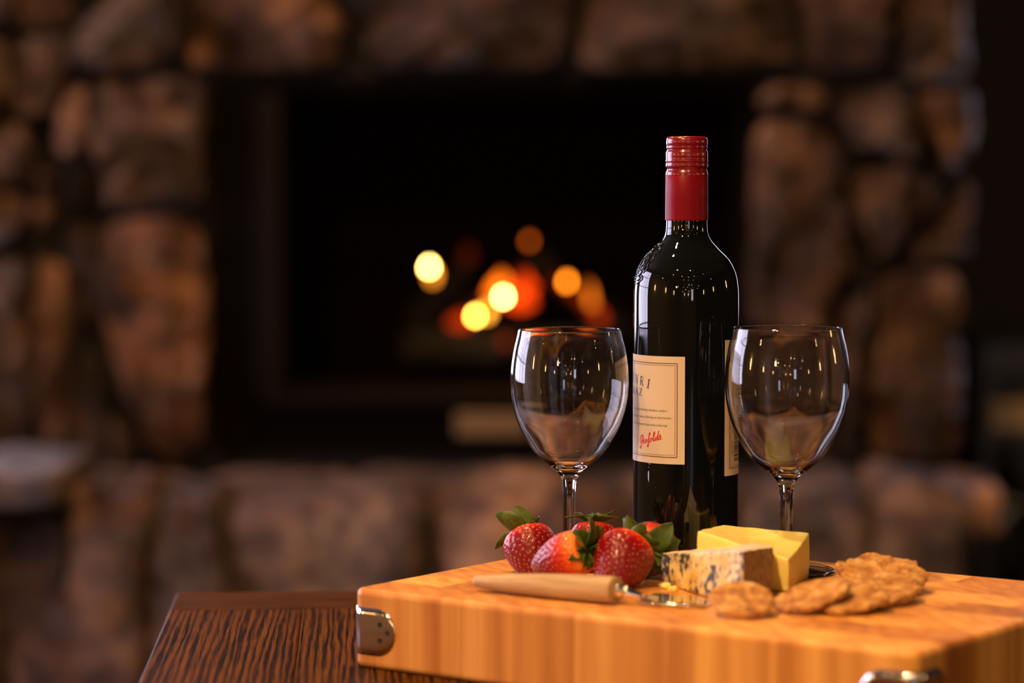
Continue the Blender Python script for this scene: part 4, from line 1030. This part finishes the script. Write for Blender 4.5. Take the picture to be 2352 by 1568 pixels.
# ------------------------------------------------------------------ crackers
def cracker_mat():
    m = mat('oat_cracker', (0.5,0.25,0.08), 0.75); t = NT(m); v = t.coords(rand=3.0)
    n = t.noise(v, 110, 5, .62, .3); r = t.ramp([(0.32, (0.24,0.09,0.016)), (0.45, (0.44,0.20,0.040)), (0.56, (0.58,0.32,0.085)), (0.70, (0.66,0.48,0.24))]); t.l(n, r.inputs[0])
    n2 = t.noise(v, 330, 3, .6); r2 = t.ramp([(0.35, (.7,.62,.55)), (.6, (1,1,1))]); t.l(n2, r2.inputs[0])
    sp_ = t.noise(v, 70, 2, .5); r3 = t.ramp([(0.70, (1,1,1)), (.76, (.45,.22,.14))]); t.l(sp_, r3.inputs[0])
    c = t.mix(1.0, r.outputs[0], r2.outputs[0], 'MULTIPLY'); c = t.mix(.8, c, r3.outputs[0], 'MULTIPLY'); t.l(c, t.b.inputs['Base Color'])
    t.bump(n, 1.0, .002); return m
M_CRACK = cracker_mat()
def cracker(px, py, Y, rx, ry, th, tilt, roll, yaw_, seed, label, irr=.06, amp=.0007):
    c = P(px, py, Y); n = 90; rings = [(.2,1),(.4,1),(.58,1),(.74,1),(.86,1),(.94,.97),(.985,.75),(1.0,.35),(1.0,-.35),(.985,-.75),(.94,-.97),(.8,-1),(.5,-1),(.2,-1)]
    rot = Matrix.Rotation(math.radians(roll), 4, 'Y') @ Matrix.Rotation(math.radians(tilt), 4, 'X') @ Matrix.Rotation(math.radians(yaw_), 4, 'Z')
    vs = []
    def nz(x, y, s): return noise.noise(Vector((x*120+seed*9, y*120, s)))*amp*1.3+noise.noise(Vector((x*330+seed*9, y*330, s)))*amp*.9+noise.noise(Vector((x*45+seed, y*45, s)))*amp*1.5
    vs.append(Vector((0, 0, th/2+nz(0, 0, 1))))
    for s, h in rings:
        for k in range(n):
            a = 2*PI*k/n; rr = 1+irr*(noise.noise(Vector((math.cos(a)*1.6+seed*3, math.sin(a)*1.6, 0)))*1.5+noise.noise(Vector((math.cos(a)*6+seed*3, math.sin(a)*6, 2)))*.8)
            x, y = rx*s*rr*math.cos(a), ry*s*rr*math.sin(a)
            vs.append(Vector((x, y, th/2*h+nz(x, y, 1 if h > 0 else 4)*(1 if abs(h) > .5 else .4))))
    vs.append(Vector((0, 0, -th/2)))
    fs = [(0, 1+k, 1+(k+1) % n) for k in range(n)]
    for r_ in range(len(rings)-1):
        for k in range(n): a = 1+r_*n+k; b = 1+r_*n+(k+1) % n; fs.append((a, a+n, b+n, b))
    l = 1+(len(rings)-1)*n; fs += [(l+k, len(vs)-1, l+(k+1) % n) for k in range(n)]
    vs = [rot @ v + c for v in vs]
    lo = min(v.z for v in vs); 
    if lo < TOP+.0004: vs = [v+Vector((0, 0, TOP+.0004-lo)) for v in vs]
    o = mesh_obj('cracker', vs, fs, M_CRACK); fix_normals(o); return tag(o, label, 'cracker', 'oat crackers on the board')
cracker(1703, 1391, 1.676, .0205, .0205, .0040, 22, 0, 20, 1, 'round cracker at the left end, leaning on the blue cheese')
cracker(1864, 1388, 1.690, .0245, .0175, .0040, 17, -17, 0, 2, 'oval cracker second from the left, sloping down to the left')
cracker(1948, 1404, 1.692, .0255, .0200, .0042, 13, -5, 10, 3, 'flat cracker lowest at the front, under the sloping one', .14)
cracker(2020, 1385, 1.726, .0275, .0230, .0045, 14, 3, 30, 4, 'broad rough cracker beneath the big one at the right', .12, .0013)
cracker(2026, 1347, 1.768, .0285, .0230, .0048, 21, 3, 0, 5, 'largest knobbly cracker, on top at the right back', .13, .0016)

# ------------------------------------------------------------------ cheese knife
A = Vector((*G(1090, 1338, TOP+.005).xy, TOP+.0062)); B = Vector((*G(1416, 1357, TOP+.0085).xy, TOP+.0092))
knife = empty('cheese_knife', A.lerp(B, .5), 'cheese knife with pale wooden handle lying along the board edge', 'knife')
d = (B-A); L = d.length; qx = d.to_track_quat('X', 'Z').to_matrix().to_4x4(); MK = Matrix.Translation(A) @ qx
hp = [(0,0,0),(.0006,.0022,.0026),(.002,.0036,.0040),(.012,.0048,.0056),(.035,.0066,.0080),(.06,.0078,.0094),(.085,.0084,.0100),(L-.003,.0084,.0100),(L-.0006,.0080,.0096),(L,.0072,.0088),(L,0,0)]
vs, fs = [], []; n = 40; rows = []
for (x, hz, hy) in catmull(hp[1:-1], 4):
    rows.append([len(vs)+k for k in range(n)])
    for k in range(n): a = 2*PI*k/n; ca, sa = math.cos(a), math.sin(a); vs.append((x, hy*math.copysign(abs(ca)**.9, ca), hz*math.copysign(abs(sa)**.9, sa)))
for a, b in zip(rows, rows[1:]):
    for k in range(n): fs.append((a[k], a[(k+1) % n], b[(k+1) % n], b[k]))
fs.append(tuple(rows[0])); fs.append(tuple(rows[-1]))
hd = mesh_obj('handle', vs, fs, M_HANDLE, None); hd.parent = knife; bpy.context.view_layer.update(); hd.matrix_parent_inverse = knife.matrix_world.inverted(); hd.matrix_basis = MK; fix_normals(hd)
hd['label'] = 'pale beech handle'
bm = bmesh.new()
F0 = B; F1 = Vector((*G(1478, 1371, TOP+.005).xy, TOP+.0050)); 
tube(bm, F0-d.normalized()*.001, F0.lerp(F1, .25), .0048, .0044, 24, 3); tube(bm, F0.lerp(F1, .25), F1, .0044, .0018, 24, 6)
F2 = Vector((.092, 1.731, TOP+.0022)); tube(bm, F1, F2, .0018, .0016, 16, 4)
fo = bm_obj('ferrule', bm, M_STEEL2, knife, True)
def plate(name, pts, z0, th, m, tilt=(0,0)):
    bm = bmesh.new(); f = bm.faces.new([bm.verts.new((x, y, z0+zz)) for x, y, zz in pts]); r = bmesh.ops.extrude_face_region(bm, geom=[f])
    for v in r['geom']:
        if isinstance(v, bmesh.types.BMVert): v.co.z += th
    bmesh.ops.recalc_face_normals(bm, faces=bm.faces[:])
    bmesh.ops.bevel(bm, geom=bm.edges[:], offset=th*.35, segments=2, profile=.5, affect='EDGES')
    return bm_obj(name, bm, m, knife, False)
plate('blade', [(.0803,1.7140,.0),(.1200,1.7020,.0),(.1262,1.7160,.0),(.1170,1.7450,.0),(.0925,1.7560,.0),(.0830,1.7420,.0)], TOP+.0006, .0011, M_STEEL2)
bm = bmesh.new(); tube(bm, Vector((.0800,1.7132,TOP+.0017)), Vector((.1203,1.7011,TOP+.0017)), .0013, .0013, 12, 2); bm_obj('blade_rim', bm, M_STEEL, knife, True)
